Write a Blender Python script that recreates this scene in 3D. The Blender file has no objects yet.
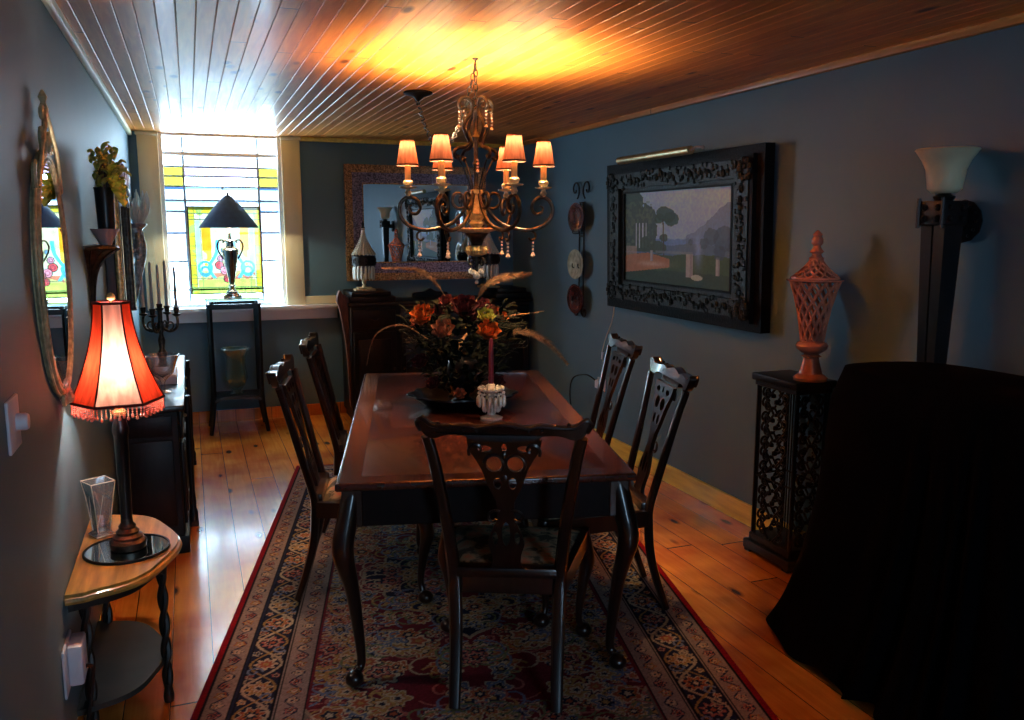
import bpy, bmesh, math, random
import numpy as np
from mathutils import Vector, Matrix
C = bpy.context.scene
col = C.collection
PI = math.pi
rnd = random.Random(7)

# ------------------------------------------------------------------ camera, world, big lights, exposure
cam_d = bpy.data.cameras.new('camera'); cam = bpy.data.objects.new('camera', cam_d); col.objects.link(cam)
cam_d.sensor_width = 36; cam_d.lens = 850 / 1024 * 36; cam_d.clip_start = 0.05
YAW = math.atan(324 / 860); PITCH = math.atan(132 / 850)
cam.location = (0, 0, 1.6); cam.rotation_euler = (PI / 2 - PITCH, 0, -YAW)
C.camera = cam
C.view_settings.view_transform = 'Standard'; C.view_settings.look = 'None'
C.view_settings.gamma = 1; C.view_settings.use_curve_mapping = False
C.view_settings.exposure = 1.35
C.cycles.use_denoising = True
C.cycles.max_bounces = 8; C.cycles.diffuse_bounces = 4; C.cycles.glossy_bounces = 4
C.cycles.transmission_bounces = 8; C.cycles.transparent_max_bounces = 16
C.cycles.caustics_refractive = False; C.cycles.caustics_reflective = False
C.cycles.sample_clamp_indirect = 4
W = bpy.data.worlds.new('daylight'); C.world = W; W.use_nodes = True
wn = W.node_tree.nodes; bgn = wn['Background']
bgn.inputs[0].default_value = (0.56, 0.79, 1.0, 1); bgn.inputs[1].default_value = 13.5

def portal(loc, rot, sx, sy):
    d = bpy.data.lights.new('daylight_portal', 'AREA'); d.shape = 'RECTANGLE'; d.size = sx; d.size_y = sy
    d.cycles.is_portal = True
    o = bpy.data.objects.new('daylight_portal', d); col.objects.link(o); o.location = loc; o.rotation_euler = rot
portal((0.28, 7.62, 1.64), (-PI / 2, 0, 0), 0.96, 1.42)       # back window
portal((0.9, -2.72, 1.5), (PI / 2, 0, 0), 0.84, 1.6)         # window behind the camera

# room extents
XL, XR, YB, YF, ZC = -0.395, 2.78, 7.35, -2.5, 2.34
TA = math.radians(13.5)                                       # the table and the rug stand turned in the room
TC = Vector((1.165, 3.70, 0))

# ------------------------------------------------------------------ materials
def newmat(name):
    m = bpy.data.materials.new(name); m.use_nodes = True
    return m, m.node_tree.nodes, m.node_tree.links, m.node_tree.nodes['Principled BSDF']
def pset(b, **k):
    for n, v in k.items(): b.inputs[n.replace('_', ' ')].default_value = v
def c4(c): return (c[0], c[1], c[2], 1)
def plain(name, c, rough=0.5, metal=0.0, var=0.25, scale=25, coat=0, bump=0.0, spec=0.5, trans=0, ior=1.45, stretch=(1, 1, 1), dark=None):
    m, N, L, b = newmat(name)
    tc = N.new('ShaderNodeTexCoord'); mp = N.new('ShaderNodeMapping'); mp.inputs['Scale'].default_value = stretch
    nz = N.new('ShaderNodeTexNoise'); nz.inputs['Scale'].default_value = scale; nz.inputs['Detail'].default_value = 5
    rp = N.new('ShaderNodeValToRGB')
    d = dark or tuple(x * (1 - var) for x in c); e = tuple(min(1, x * (1 + var * .6)) for x in c)
    rp.color_ramp.elements[0].position = .35; rp.color_ramp.elements[1].position = .68
    rp.color_ramp.elements[0].color = c4(d); rp.color_ramp.elements[1].color = c4(e)
    L.new(tc.outputs['Object'], mp.inputs[0]); L.new(mp.outputs[0], nz.inputs['Vector'])
    L.new(nz.outputs['Fac'], rp.inputs[0]); L.new(rp.outputs[0], b.inputs['Base Color'])
    pset(b, Roughness=rough, Metallic=metal, IOR=ior)
    b.inputs['Coat Weight'].default_value = coat; b.inputs['Coat Roughness'].default_value = .08
    b.inputs['Specular IOR Level'].default_value = spec; b.inputs['Transmission Weight'].default_value = trans
    if bump:
        bp = N.new('ShaderNodeBump'); bp.inputs['Strength'].default_value = bump; bp.inputs['Distance'].default_value = .004
        L.new(nz.outputs['Fac'], bp.inputs['Height']); L.new(bp.outputs[0], b.inputs['Normal'])
    return m
def attrmat(name, rough=0.6, coat=0, bump=0, attr='pattern', spec=.5):
    m, N, L, b = newmat(name)
    a = N.new('ShaderNodeAttribute'); a.attribute_name = attr
    L.new(a.outputs['Color'], b.inputs['Base Color']); pset(b, Roughness=rough)
    b.inputs['Coat Weight'].default_value = coat; b.inputs['Specular IOR Level'].default_value = spec
    if bump:
        nz = N.new('ShaderNodeTexNoise'); nz.inputs['Scale'].default_value = 300
        bp = N.new('ShaderNodeBump'); bp.inputs['Strength'].default_value = bump; bp.inputs['Distance'].default_value = .003
        tc = N.new('ShaderNodeTexCoord'); L.new(tc.outputs['Object'], nz.inputs['Vector'])
        L.new(nz.outputs['Fac'], bp.inputs['Height']); L.new(bp.outputs[0], b.inputs['Normal'])
    return m
def translucent(name, c, tr, rough=.8, stripes=0):
    m = bpy.data.materials.new(name); m.use_nodes = True; N = m.node_tree.nodes; L = m.node_tree.links
    N.clear(); out = N.new('ShaderNodeOutputMaterial')
    d = N.new('ShaderNodeBsdfDiffuse'); t = N.new('ShaderNodeBsdfTranslucent'); mx = N.new('ShaderNodeMixShader')
    d.inputs[0].default_value = c4(c); t.inputs[0].default_value = c4(c); mx.inputs[0].default_value = tr
    if stripes:
        tc = N.new('ShaderNodeTexCoord'); nz = N.new('ShaderNodeTexNoise'); mp = N.new('ShaderNodeMapping')
        mp.inputs['Scale'].default_value = (1, 1, .06); nz.inputs['Scale'].default_value = stripes
        rp = N.new('ShaderNodeValToRGB'); rp.color_ramp.elements[0].color = c4([x * .72 for x in c]); rp.color_ramp.elements[1].color = c4([min(1, x * 1.15) for x in c])
        rp.color_ramp.elements[0].position = .35; rp.color_ramp.elements[1].position = .65
        L.new(tc.outputs['Object'], mp.inputs[0]); L.new(mp.outputs[0], nz.inputs[0]); L.new(nz.outputs[0], rp.inputs[0])
        L.new(rp.outputs[0], d.inputs[0]); L.new(rp.outputs[0], t.inputs[0])
    L.new(d.outputs[0], mx.inputs[1]); L.new(t.outputs[0], mx.inputs[2]); L.new(mx.outputs[0], out.inputs[0])
    return m
def seethrough(name, c, gloss=.08, rough=.02, attr=None):
    """window and lead-light glass: clear tinted pane with a weak reflection"""
    m = bpy.data.materials.new(name); m.use_nodes = True; N = m.node_tree.nodes; L = m.node_tree.links
    N.clear(); out = N.new('ShaderNodeOutputMaterial')
    t = N.new('ShaderNodeBsdfTransparent'); g = N.new('ShaderNodeBsdfGlossy'); mx = N.new('ShaderNodeMixShader')
    t.inputs[0].default_value = c4(c); g.inputs['Roughness'].default_value = rough; mx.inputs[0].default_value = gloss
    if attr:
        a = N.new('ShaderNodeAttribute'); a.attribute_name = attr; L.new(a.outputs['Color'], t.inputs[0])
    L.new(t.outputs[0], mx.inputs[1]); L.new(g.outputs[0], mx.inputs[2]); L.new(mx.outputs[0], out.inputs[0])
    return m
def emit(name, c, s):
    m = bpy.data.materials.new(name); m.use_nodes = True; N = m.node_tree.nodes; N.clear()
    o = N.new('ShaderNodeOutputMaterial'); e = N.new('ShaderNodeEmission'); e.inputs[0].default_value = c4(c); e.inputs[1].default_value = s
    m.node_tree.links.new(e.outputs[0], o.inputs[0]); return m
def boards(name, width, c_lo, c_hi, knot, rough, coat, length=2.4, gap=0.02, axis=0, gapcol=(.02, .01, .005), bump=.25, stain=None):
    """planks that run along Y; every board has its own tone, grain and knots"""
    m, N, L, b = newmat(name)
    tc = N.new('ShaderNodeTexCoord'); sp = N.new('ShaderNodeSeparateXYZ'); L.new(tc.outputs['Object'], sp.inputs[0])
    def mth(op, a, bb=None, cc=None):
        n = N.new('ShaderNodeMath'); n.operation = op
        for i, v in enumerate((a, bb, cc)):
            if v is None: continue
            if isinstance(v, (int, float)): n.inputs[i].default_value = v
            else: L.new(v, n.inputs[i])
        return n.outputs[0]
    u = mth('DIVIDE', sp.outputs[0], width); bi = mth('FLOOR', u); fr = mth('FRACT', u)
    wn_ = N.new('ShaderNodeTexWhiteNoise'); wn_.noise_dimensions = '1D'; L.new(bi, wn_.inputs['W'])
    yy = mth('ADD', mth('DIVIDE', sp.outputs[1], length), mth('MULTIPLY', wn_.outputs['Value'], 7.3))
    yi = mth('FLOOR', yy); yf = mth('FRACT', yy)
    wn2 = N.new('ShaderNodeTexWhiteNoise'); wn2.noise_dimensions = '2D'
    cb = N.new('ShaderNodeCombineXYZ'); L.new(bi, cb.inputs[0]); L.new(yi, cb.inputs[1]); L.new(cb.outputs[0], wn2.inputs['Vector'])
    # grain
    cv = N.new('ShaderNodeCombineXYZ')
    L.new(mth('ADD', sp.outputs[0], mth('MULTIPLY', wn2.outputs['Value'], 31.0)), cv.inputs[0])
    L.new(mth('MULTIPLY', sp.outputs[1], .07), cv.inputs[1]); L.new(wn2.outputs['Value'], cv.inputs[2])
    g = N.new('ShaderNodeTexNoise'); g.inputs['Scale'].default_value = 38; g.inputs['Detail'].default_value = 6; g.inputs['Distortion'].default_value = .8
    L.new(cv.outputs[0], g.inputs['Vector'])
    cv2 = N.new('ShaderNodeCombineXYZ'); L.new(mth('ADD', sp.outputs[0], mth('MULTIPLY', wn2.outputs['Value'], 17.0)), cv2.inputs[0]); L.new(mth('MULTIPLY', sp.outputs[1], .38), cv2.inputs[1])
    vo = N.new('ShaderNodeTexVoronoi'); vo.inputs['Scale'].default_value = 6.5; L.new(cv2.outputs[0], vo.inputs['Vector'])
    kn = N.new('ShaderNodeValToRGB'); kn.color_ramp.elements[0].position = .07; kn.color_ramp.elements[1].position = .16
    kn.color_ramp.elements[0].color = (0, 0, 0, 1); kn.color_ramp.elements[1].color = (1, 1, 1, 1); L.new(vo.outputs['Distance'], kn.inputs[0])
    rp = N.new('ShaderNodeValToRGB'); rp.color_ramp.elements[0].position = .28; rp.color_ramp.elements[1].position = .75
    rp.color_ramp.elements[0].color = c4(c_lo); rp.color_ramp.elements[1].color = c4(c_hi)
    L.new(mth('ADD', mth('MULTIPLY', g.outputs['Fac'], .75), mth('MULTIPLY', wn2.outputs['Value'], .28)), rp.inputs[0])
    m1 = N.new('ShaderNodeMixRGB'); m1.inputs[1].default_value = c4(knot); L.new(kn.outputs[0], m1.inputs[0]); L.new(rp.outputs[0], m1.inputs[2])
    src = m1.outputs[0]
    if stain:
        big = N.new('ShaderNodeTexNoise'); big.inputs['Scale'].default_value = 2.2; big.inputs['Detail'].default_value = 3; L.new(tc.outputs['Object'], big.inputs['Vector'])
        br = N.new('ShaderNodeValToRGB'); br.color_ramp.elements[0].position = .42; br.color_ramp.elements[1].position = .6
        L.new(big.outputs['Fac'], br.inputs[0])
        ms = N.new('ShaderNodeMixRGB'); ms.blend_type = 'MULTIPLY'; ms.inputs[2].default_value = c4(stain); L.new(br.outputs[0], ms.inputs[0]); L.new(src, ms.inputs[1]); src = ms.outputs[0]
    e1 = mth('LESS_THAN', fr, gap); e2 = mth('LESS_THAN', yf, .0022); ed = mth('MAXIMUM', e1, e2)
    m2 = N.new('ShaderNodeMixRGB'); L.new(ed, m2.inputs[0]); L.new(src, m2.inputs[1]); m2.inputs[2].default_value = c4(gapcol)
    L.new(m2.outputs[0], b.inputs['Base Color'])
    bp = N.new('ShaderNodeBump'); bp.inputs['Strength'].default_value = bump; bp.inputs['Distance'].default_value = .003
    n3 = N.new('ShaderNodeTexNoise'); n3.inputs['Scale'].default_value = 3.5; n3.inputs['Detail'].default_value = 4; L.new(tc.outputs['Object'], n3.inputs['Vector'])
    L.new(mth('SUBTRACT', mth('ADD', mth('MULTIPLY', g.outputs['Fac'], .25), n3.outputs['Fac']), mth('MULTIPLY', ed, .8)), bp.inputs['Height'])
    L.new(bp.outputs[0], b.inputs['Normal'])
    pset(b, Roughness=rough); b.inputs['Specular IOR Level'].default_value = .38; b.inputs['Coat Weight'].default_value = coat; b.inputs['Coat Roughness'].default_value = .12
    return m
def paintwall(name, c):
    m, N, L, b = newmat(name)
    tc = N.new('ShaderNodeTexCoord'); n1 = N.new('ShaderNodeTexNoise'); n1.inputs['Scale'].default_value = 1.6; n1.inputs['Detail'].default_value = 4
    L.new(tc.outputs['Object'], n1.inputs['Vector'])
    rp = N.new('ShaderNodeValToRGB'); rp.color_ramp.elements[0].position = .3; rp.color_ramp.elements[1].position = .7
    rp.color_ramp.elements[0].color = c4([x * .93 for x in c]); rp.color_ramp.elements[1].color = c4([x * 1.07 for x in c])
    L.new(n1.outputs['Fac'], rp.inputs[0]); L.new(rp.outputs[0], b.inputs['Base Color'])
    n2 = N.new('ShaderNodeTexNoise'); n2.inputs['Scale'].default_value = 140; n2.inputs['Detail'].default_value = 3; L.new(tc.outputs['Object'], n2.inputs['Vector'])
    bp = N.new('ShaderNodeBump'); bp.inputs['Strength'].default_value = .12; bp.inputs['Distance'].default_value = .002
    L.new(n2.outputs['Fac'], bp.inputs['Height']); L.new(bp.outputs[0], b.inputs['Normal'])
    pset(b, Roughness=.55); b.inputs['Specular IOR Level'].default_value = .35
    return m
def mirrormat(name, tint=(.85, .9, .9), rough=.01):
    m, N, L, b = newmat(name); pset(b, Metallic=1.0, Roughness=rough); b.inputs['Base Color'].default_value = c4(tint); return m
def glassmat(name, tint=(1, 1, 1), rough=.02, gl=.35, milk=.12):
    """thin cut glass: clear with strong sparkle"""
    m = bpy.data.materials.new(name); m.use_nodes = True; N = m.node_tree.nodes; L = m.node_tree.links
    N.clear(); out = N.new('ShaderNodeOutputMaterial')
    t = N.new('ShaderNodeBsdfTransparent'); g = N.new('ShaderNodeBsdfGlossy'); mx = N.new('ShaderNodeMixShader'); lw = N.new('ShaderNodeLayerWeight')
    d = N.new('ShaderNodeBsdfDiffuse'); d.inputs[0].default_value = c4([x * .8 for x in tint]); m2 = N.new('ShaderNodeMixShader'); m2.inputs[0].default_value = milk
    t.inputs[0].default_value = c4(tint); g.inputs['Roughness'].default_value = rough; lw.inputs[0].default_value = gl
    L.new(lw.outputs['Facing'], mx.inputs[0]); L.new(t.outputs[0], mx.inputs[1]); L.new(g.outputs[0], mx.inputs[2])
    L.new(mx.outputs[0], m2.inputs[1]); L.new(d.outputs[0], m2.inputs[2]); L.new(m2.outputs[0], out.inputs[0])
    return m

M = {}
M['wall'] = paintwall('slate blue wall paint', (.098, .198, .265))
M['ceil'] = boards('varnished pine ceiling boards', .066, (.54, .165, .028), (.90, .36, .075), (.12, .03, .008), .42, .10, length=3.1, gap=.001, bump=.1)
M['floor'] = boards('varnished old pine floor boards', .145, (.70, .22, .02), (.96, .42, .065), (.12, .03, .006), .24, .42, length=3.6, gap=.022, bump=.22, stain=(.72, .5, .42))
M['trimwood'] = plain('yellow pine trim', (.95, .68, .12), .4, coat=.1, scale=6, stretch=(6, .6, 6), var=.2)
M['cream'] = plain('cream gloss paint', (.85, .76, .48), .35, scale=3, var=.06)
M['whitepaint'] = plain('white sash paint', (.85, .86, .88), .4, scale=3, var=.04)
M['mahog'] = plain('dark mahogany', (.016, .005, .004), .28, scale=7, stretch=(8, 8, .8), var=.45, coat=.6)
M['tabletop'] = plain('polished red mahogany', (.060, .013, .009), .25, scale=5, stretch=(7, .7, 7), var=.35, coat=.7)
M['band'] = plain('satinwood crossbanding', (.14, .045, .02), .24, scale=30, stretch=(1, 3, 1), var=.3, coat=.6)
M['ebony'] = plain('black lacquer', (.006, .006, .008), .3, var=.4, scale=20, coat=.3)
M['darkwood'] = plain('black stained wood', (.006, .005, .006), .42, var=.5, scale=10, stretch=(6, 6, 1), spec=.3)
M['redwood'] = plain('red brown carved wood', (.13, .05, .03), .4, var=.4, scale=12, stretch=(5, 5, 1))
M['bronze'] = plain('aged bronze', (.075, .068, .055), .42, metal=.8, var=.5, scale=45, bump=.3)
M['gold'] = plain('antique gold leaf', (.85, .68, .30), .34, metal=.3, var=.45, scale=50, bump=.3)
M['palegold'] = plain('pale gilding', (.66, .57, .34), .35, metal=.3, var=.4, scale=40, bump=.2)
M['silver'] = plain('tarnished silver leaf', (.40, .42, .44), .35, metal=.4, var=.5, scale=40, bump=.4)
M['iron'] = plain('black wrought iron', (.008, .008, .01), .45, var=.4, scale=60, metal=.3)
M['mosaic'] = plain('bronze mosaic glass', (.55, .33, .15), .25, metal=.35, var=.8, scale=90, bump=.8)
M['mosaic2'] = plain('violet silver mosaic glass', (.32, .29, .40), .22, metal=.45, var=.8, scale=80, bump=.8)
M['mirror'] = mirrormat('mirror glass')
M['crystal'] = glassmat('cut crystal', (.97, .98, 1), .03, .4)
M['crystalbead'] = plain('faceted crystal beads', (.95, .93, .80), .15, var=.2, scale=120, coat=1, trans=.05)
M['glasscy'] = glassmat('pale aqua glass', (.75, .95, .97), .02, .3)
M['realglass'] = glassmat('clear lead crystal', (.97, .98, 1), .02, .62, .10)
M['smokeglass'] = glassmat('green tinted glass', (.55, .72, .68), .05, .3)
M['ivory'] = plain('ivory candle sleeve', (.62, .52, .20), .5, var=.12, scale=30)
M['candle'] = plain('pale blue grey candle', (.42, .52, .58), .45, var=.06, scale=10)
M['burgundy'] = plain('burgundy candle wax', (.19, .02, .04), .4, var=.1, scale=10)
M['shade'] = translucent('tan pleated lamp shade silk', (.50, .205, .12), .014, stripes=90)
M['shadetrim'] = plain('dark brown shade braid', (.05, .018, .01), .8)
M['redshade'] = translucent('red silk lamp shade', (.66, .05, .018), .09, stripes=60)
M['redglow'] = translucent('salmon silk panel with painted bulb glow', (.85, .40, .30), .13, stripes=60)  # paler panel colour stands in for the bulb glowing through the silk
M['redbraid'] = plain('dark red shade braid', (.10, .008, .008), .8)
M['redbead'] = plain('coral glass beads', (.75, .16, .12), .15, var=.3, scale=60, coat=1, trans=.2)
M['bulb'] = emit('warm bulb', (1, .62, .28), 14)
M['blueshade'] = plain('navy lamp shade', (.02, .10, .30), .6, var=.2)
M['shadewhite'] = translucent('white shade lining', (.9, .9, .86), .5)
M['chrome'] = plain('polished nickel', (.55, .55, .5), .12, metal=1, var=.2, scale=5)
M['white'] = plain('white plastic', (.72, .76, .86), .4, var=.04)
M['whitebox'] = plain('pale box lid', (.70, .66, .72), .5, var=.06)
M['cord'] = plain('white flex', (.6, .62, .55), .5, var=.05)
M['blackcloth'] = plain('black velvet cloth', (.0016, .0019, .0028), .95, var=.3, scale=30, spec=.03)
M['terracotta'] = plain('pink orange glazed ceramic', (.56, .23, .16), .16, var=.25, scale=12, coat=.7)
M['alabaster'] = plain('cream alabaster glass', (.66, .64, .44), .4, var=.12, scale=9, coat=.2)
M['maroonplate'] = plain('maroon glazed plate', (.13, .028, .022), .15, var=.6, scale=16, coat=1)
M['paleplate'] = plain('cream and ochre painted plate', (.50, .50, .36), .2, var=.35, scale=22, coat=.8)
M['frame'] = plain('black carved frame', (.004, .004, .005), .55, var=.5, scale=70, bump=1.0, spec=.12)
M['framegreen'] = plain('verdigris black carved moulding', (.012, .014, .010), .45, var=.6, scale=55, bump=1.0, spec=.3)
M['brass'] = plain('brushed brass tube', (.50, .42, .22), .3, metal=.7, var=.2, scale=20)
M['oak'] = plain('worn oak table top', (.58, .30, .06), .4, scale=5, stretch=(7, .8, 5), var=.4, coat=.25)
M['walnutleg'] = plain('dark turned walnut', (.018, .012, .010), .4, var=.4, scale=20)
M['shelfgreen'] = plain('dark painted lower shelf', (.035, .042, .038), .5, var=.3, scale=6)
M['bowl'] = plain('grey rose ceramic', (.40, .34, .34), .35, var=.1, scale=9)
M['pewter'] = plain('blackened vase glaze', (.010, .012, .016), .3, var=.3)
M['leaf'] = plain('olive leaves', (.42, .44, .09), .5, var=.4, scale=20)
M['limeflower'] = plain('yellow green petals', (.88, .90, .14), .5, var=.2, scale=25)
M['twig'] = plain('brown dried twigs', (.16, .09, .04), .7, var=.3)
M['coral'] = plain('frosted white glass fronds', (.85, .92, .88), .3, var=.1, scale=30, trans=0)
M['darkleaf'] = plain('dark foliage', (.008, .012, .007), .8, var=.5, scale=20, spec=.1)
M['paleleaf'] = plain('grey green leaf spray', (.06, .07, .05), .8, var=.5, scale=20, spec=.1)
M['roseorange'] = plain('burnt orange petals', (.50, .13, .02), .6, var=.35, scale=40)
M['rosepeach'] = plain('peach petals', (.32, .13, .07), .6, var=.3, scale=40)
M['rosered'] = plain('burgundy petals', (.07, .010, .014), .6, var=.4, scale=40)
M['rosepink'] = plain('dusky pink petals', (.20, .055, .05), .6, var=.3, scale=40)
M['rosegreen'] = plain('chartreuse petals', (.35, .36, .08), .6, var=.3, scale=40)
M['feather'] = plain('tan feather barbs', (.34, .20, .09), .7, var=.45, scale=60, stretch=(1, 1, 1))

# ------------------------------------------------------------------ mesh helpers
def smooth(pts, n=6, closed=False):
    P = [Vector(p) for p in pts]; out = []; m = len(P)
    rng = range(m if closed else m - 1)
    for i in rng:
        if closed: a, b, c, d = P[(i - 1) % m], P[i], P[(i + 1) % m], P[(i + 2) % m]
        else: a, b, c, d = P[max(i - 1, 0)], P[i], P[i + 1], P[min(i + 2, m - 1)]
        for k in range(n):
            t = k / n
            out.append(0.5 * ((2 * b) + (-a + c) * t + (2 * a - 5 * b + 4 * c - d) * t * t + (-a + 3 * b - 3 * c + d) * t ** 3))
    if not closed: out.append(P[-1])
    return out
class MB:
    def __init__(s): s.bm = bmesh.new(); s.M = Matrix.Identity(4); s.mi = 0
    def v(s, p): return s.bm.verts.new(s.M @ Vector(p))
    def f(s, vs):
        try: q = s.bm.faces.new(vs); q.material_index = s.mi; return q
        except ValueError: return None
    def box(s, x0, x1, y0, y1, z0, z1, bev=0, seg=1):
        V = [s.v((x, y, z)) for x in (x0, x1) for y in (y0, y1) for z in (z0, z1)]
        F = [s.f([V[i] for i in q]) for q in ((0, 1, 3, 2), (4, 6, 7, 5), (0, 4, 5, 1), (2, 3, 7, 6), (0, 2, 6, 4), (1, 5, 7, 3))]
        if bev:
            E = list({e for f in F for e in f.edges})
            bmesh.ops.bevel(s.bm, geom=E, offset=bev, segments=seg, affect='EDGES', profile=.5)
        return s
    def tube(s, pts, r, n=8, cap=True, flat=None):
        """swept tube; r number or list; flat=(vector, factor) squashes the section"""
        P = [Vector(p) for p in pts]; m = len(P)
        R = [r] * m if isinstance(r, (int, float)) else (list(r) if len(r) == m else [float(np.interp(i / (m - 1), np.linspace(0, 1, len(r)), r)) for i in range(m)])
        T = [(P[min(i + 1, m - 1)] - P[max(i - 1, 0)]).normalized() for i in range(m)]
        a = Vector((0, 0, 1)) if abs(T[0].z) < .9 else Vector((1, 0, 0))
        u = T[0].cross(a).normalized(); rings = []
        for i in range(m):
            u = (u - T[i] * u.dot(T[i]))
            u = u.normalized() if u.length > 1e-6 else T[i].orthogonal().normalized()
            w = T[i].cross(u); ring = []
            for k in range(n):
                an = 2 * PI * k / n; d = (u * math.cos(an) + w * math.sin(an)) * R[i]
                if flat: ax = Vector(flat[0]).normalized(); d = d - ax * d.dot(ax) * (1 - flat[1])
                ring.append(s.v(P[i] + d))
            rings.append(ring)
        for i in range(m - 1):
            for k in range(n): s.f([rings[i][k], rings[i][(k + 1) % n], rings[i + 1][(k + 1) % n], rings[i + 1][k]])
        if cap: s.f(rings[0][::-1]); s.f(rings[-1])
        return s
    def lathe(s, prof, n=24, c=(0, 0, 0), sq=None, flute=0, fn=12, closed=False, cap=True):
        rings = []
        for r, z in prof:
            ring = []
            for k in range(n):
                a = 2 * PI * k / n; rr = r * (1 + (flute * abs(math.sin(a * fn / 2)) if flute else 0))
                if sq == 4:
                    rr = r / max(abs(math.cos(a)), abs(math.sin(a)))
                ring.append(s.v((c[0] + rr * math.cos(a), c[1] + rr * math.sin(a), c[2] + z)))
            rings.append(ring)
        for i in range(len(prof) - 1):
            for k in range(n): s.f([rings[i][k], rings[i][(k + 1) % n], rings[i + 1][(k + 1) % n], rings[i + 1][k]])
        if closed:
            for k in range(n): s.f([rings[-1][k], rings[-1][(k + 1) % n], rings[0][(k + 1) % n], rings[0][k]])
        elif cap:
            if prof[0][0] > 1e-5: s.f(rings[0][::-1])
            if prof[-1][0] > 1e-5: s.f(rings[-1])
        return s
    def ball(s, c, r, n=8, sc=(1, 1, 1)):
        m = max(3, n // 2); top = s.v((c[0], c[1], c[2] + r * sc[2])); bot = s.v((c[0], c[1], c[2] - r * sc[2])); R = []
        for i in range(1, m):
            t = PI * i / m
            R.append([s.v((c[0] + r * sc[0] * math.sin(t) * math.cos(2 * PI * k / n), c[1] + r * sc[1] * math.sin(t) * math.sin(2 * PI * k / n), c[2] + r * sc[2] * math.cos(t))) for k in range(n)])
        for k in range(n):
            s.f([top, R[0][k], R[0][(k + 1) % n]]); s.f([bot, R[-1][(k + 1) % n], R[-1][k]])
            for i in range(len(R) - 1): s.f([R[i][k], R[i + 1][k], R[i + 1][(k + 1) % n], R[i][(k + 1) % n]])
        return s
    def plate(s, outer, holes=(), t=.02, frame=None):
        """flat outline with holes in local (a,b) given thickness; frame maps (a,b,d)->xyz"""
        fr = frame or (lambda a, b, d: (a, d, b)); es = []
        for loop in [outer] + list(holes):
            V = [s.v(fr(p[0], p[1], -t / 2)) for p in loop]
            es += [s.bm.edges.new((V[i], V[(i + 1) % len(V)])) for i in range(len(V))]
        g = bmesh.ops.triangle_fill(s.bm, use_beauty=True, edges=es)
        F = [x for x in g['geom'] if isinstance(x, bmesh.types.BMFace)]
        for q in F: q.material_index = s.mi
        e = bmesh.ops.extrude_face_region(s.bm, geom=F)
        V = [x for x in e['geom'] if isinstance(x, bmesh.types.BMVert)]
        d = (s.M.to_3x3() @ (Vector(fr(0, 0, t)) - Vector(fr(0, 0, 0))))
        bmesh.ops.translate(s.bm, verts=V, vec=d)
        return s
    def sheet(s, fn, nu, nv, thick=0):
        G = [[s.v(fn(i / nu, j / nv)) for j in range(nv + 1)] for i in range(nu + 1)]
        for i in range(nu):
            for j in range(nv): s.f([G[i][j], G[i + 1][j], G[i + 1][j + 1], G[i][j + 1]])
        return s
    def build(s, name, mat, parent=None, ang=40, sm=True, loc=None):
        bmesh.ops.remove_doubles(s.bm, verts=s.bm.verts, dist=1e-6)
        bmesh.ops.recalc_face_normals(s.bm, faces=s.bm.faces)
        me = bpy.data.meshes.new(name); s.bm.to_mesh(me); s.bm.free()
        for mm in (mat if isinstance(mat, (list, tuple)) else [mat]): me.materials.append(M[mm])
        if sm:
            me.polygons.foreach_set('use_smooth', [True] * len(me.polygons)); me.set_sharp_from_angle(angle=math.radians(ang))
        o = bpy.data.objects.new(name, me); col.objects.link(o)
        if parent: o.parent = parent
        if loc: o.location = loc
        return o
def tag(o, label, cat, group=None):
    o['label'] = label; o['category'] = cat
    if group: o['group'] = group
    return o
def thing(name, label, cat, loc=(0, 0, 0), rz=0, group=None):
    o = bpy.data.objects.new(name, None); o.empty_display_size = .05; col.objects.link(o)
    o.location = loc; o.rotation_euler = (0, 0, rz); return tag(o, label, cat, group)
def struct(o): o['kind'] = 'structure'; return o
def copy_tree(o, parent=None):
    c = o.copy(); col.objects.link(c)
    if parent: c.parent = parent
    for ch in list(o.children): copy_tree(ch, c)
    return c
def circ(cx, cy, rx, ry=None, n=20, a0=0, a1=2 * PI):
    ry = ry or rx; return [(cx + rx * math.cos(a0 + (a1 - a0) * k / n), cy + ry * math.sin(a0 + (a1 - a0) * k / n)) for k in range(n)]
def scroll(cx, cy, r0, r1, a0, a1, n=26):
    """2-D spiral points around a centre"""
    return [(cx + (r0 + (r1 - r0) * k / n) * math.cos(a0 + (a1 - a0) * k / n), cy + (r0 + (r1 - r0) * k / n) * math.sin(a0 + (a1 - a0) * k / n)) for k in range(n + 1)]
def grid_object(name, nx, ny, xyz, cols, mat, parent=None):
    """regular grid mesh with one colour per vertex (woven, painted or fired pattern)"""
    me = bpy.data.meshes.new(name)
    me.vertices.add(nx * ny); me.vertices.foreach_set('co', xyz.reshape(-1).astype(np.float32))
    i = np.arange(nx - 1)[:, None] * ny + np.arange(ny - 1)[None, :]
    q = np.stack([i, i + ny, i + ny + 1, i + 1], -1).reshape(-1, 4)
    nf = len(q); me.loops.add(nf * 4); me.loops.foreach_set('vertex_index', q.reshape(-1).astype(np.int32))
    me.polygons.add(nf); me.polygons.foreach_set('loop_start', (np.arange(nf) * 4).astype(np.int32))
    me.update(calc_edges=True)
    ca = me.color_attributes.new('pattern', 'FLOAT_COLOR', 'POINT')
    rgba = np.ones((nx * ny, 4), np.float32); rgba[:, :3] = cols.reshape(-1, 3); ca.data.foreach_set('color', rgba.reshape(-1))
    me.materials.append(M[mat]); me.validate(); o = bpy.data.objects.new(name, me); col.objects.link(o)
    if parent: o.parent = parent
    return o

# ------------------------------------------------------------------ room shell
b = MB(); b.box(XL - .3, XR + .3, YF - .3, YB + .4, -.12, 0); struct(b.build('floor', 'floor'))
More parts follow.
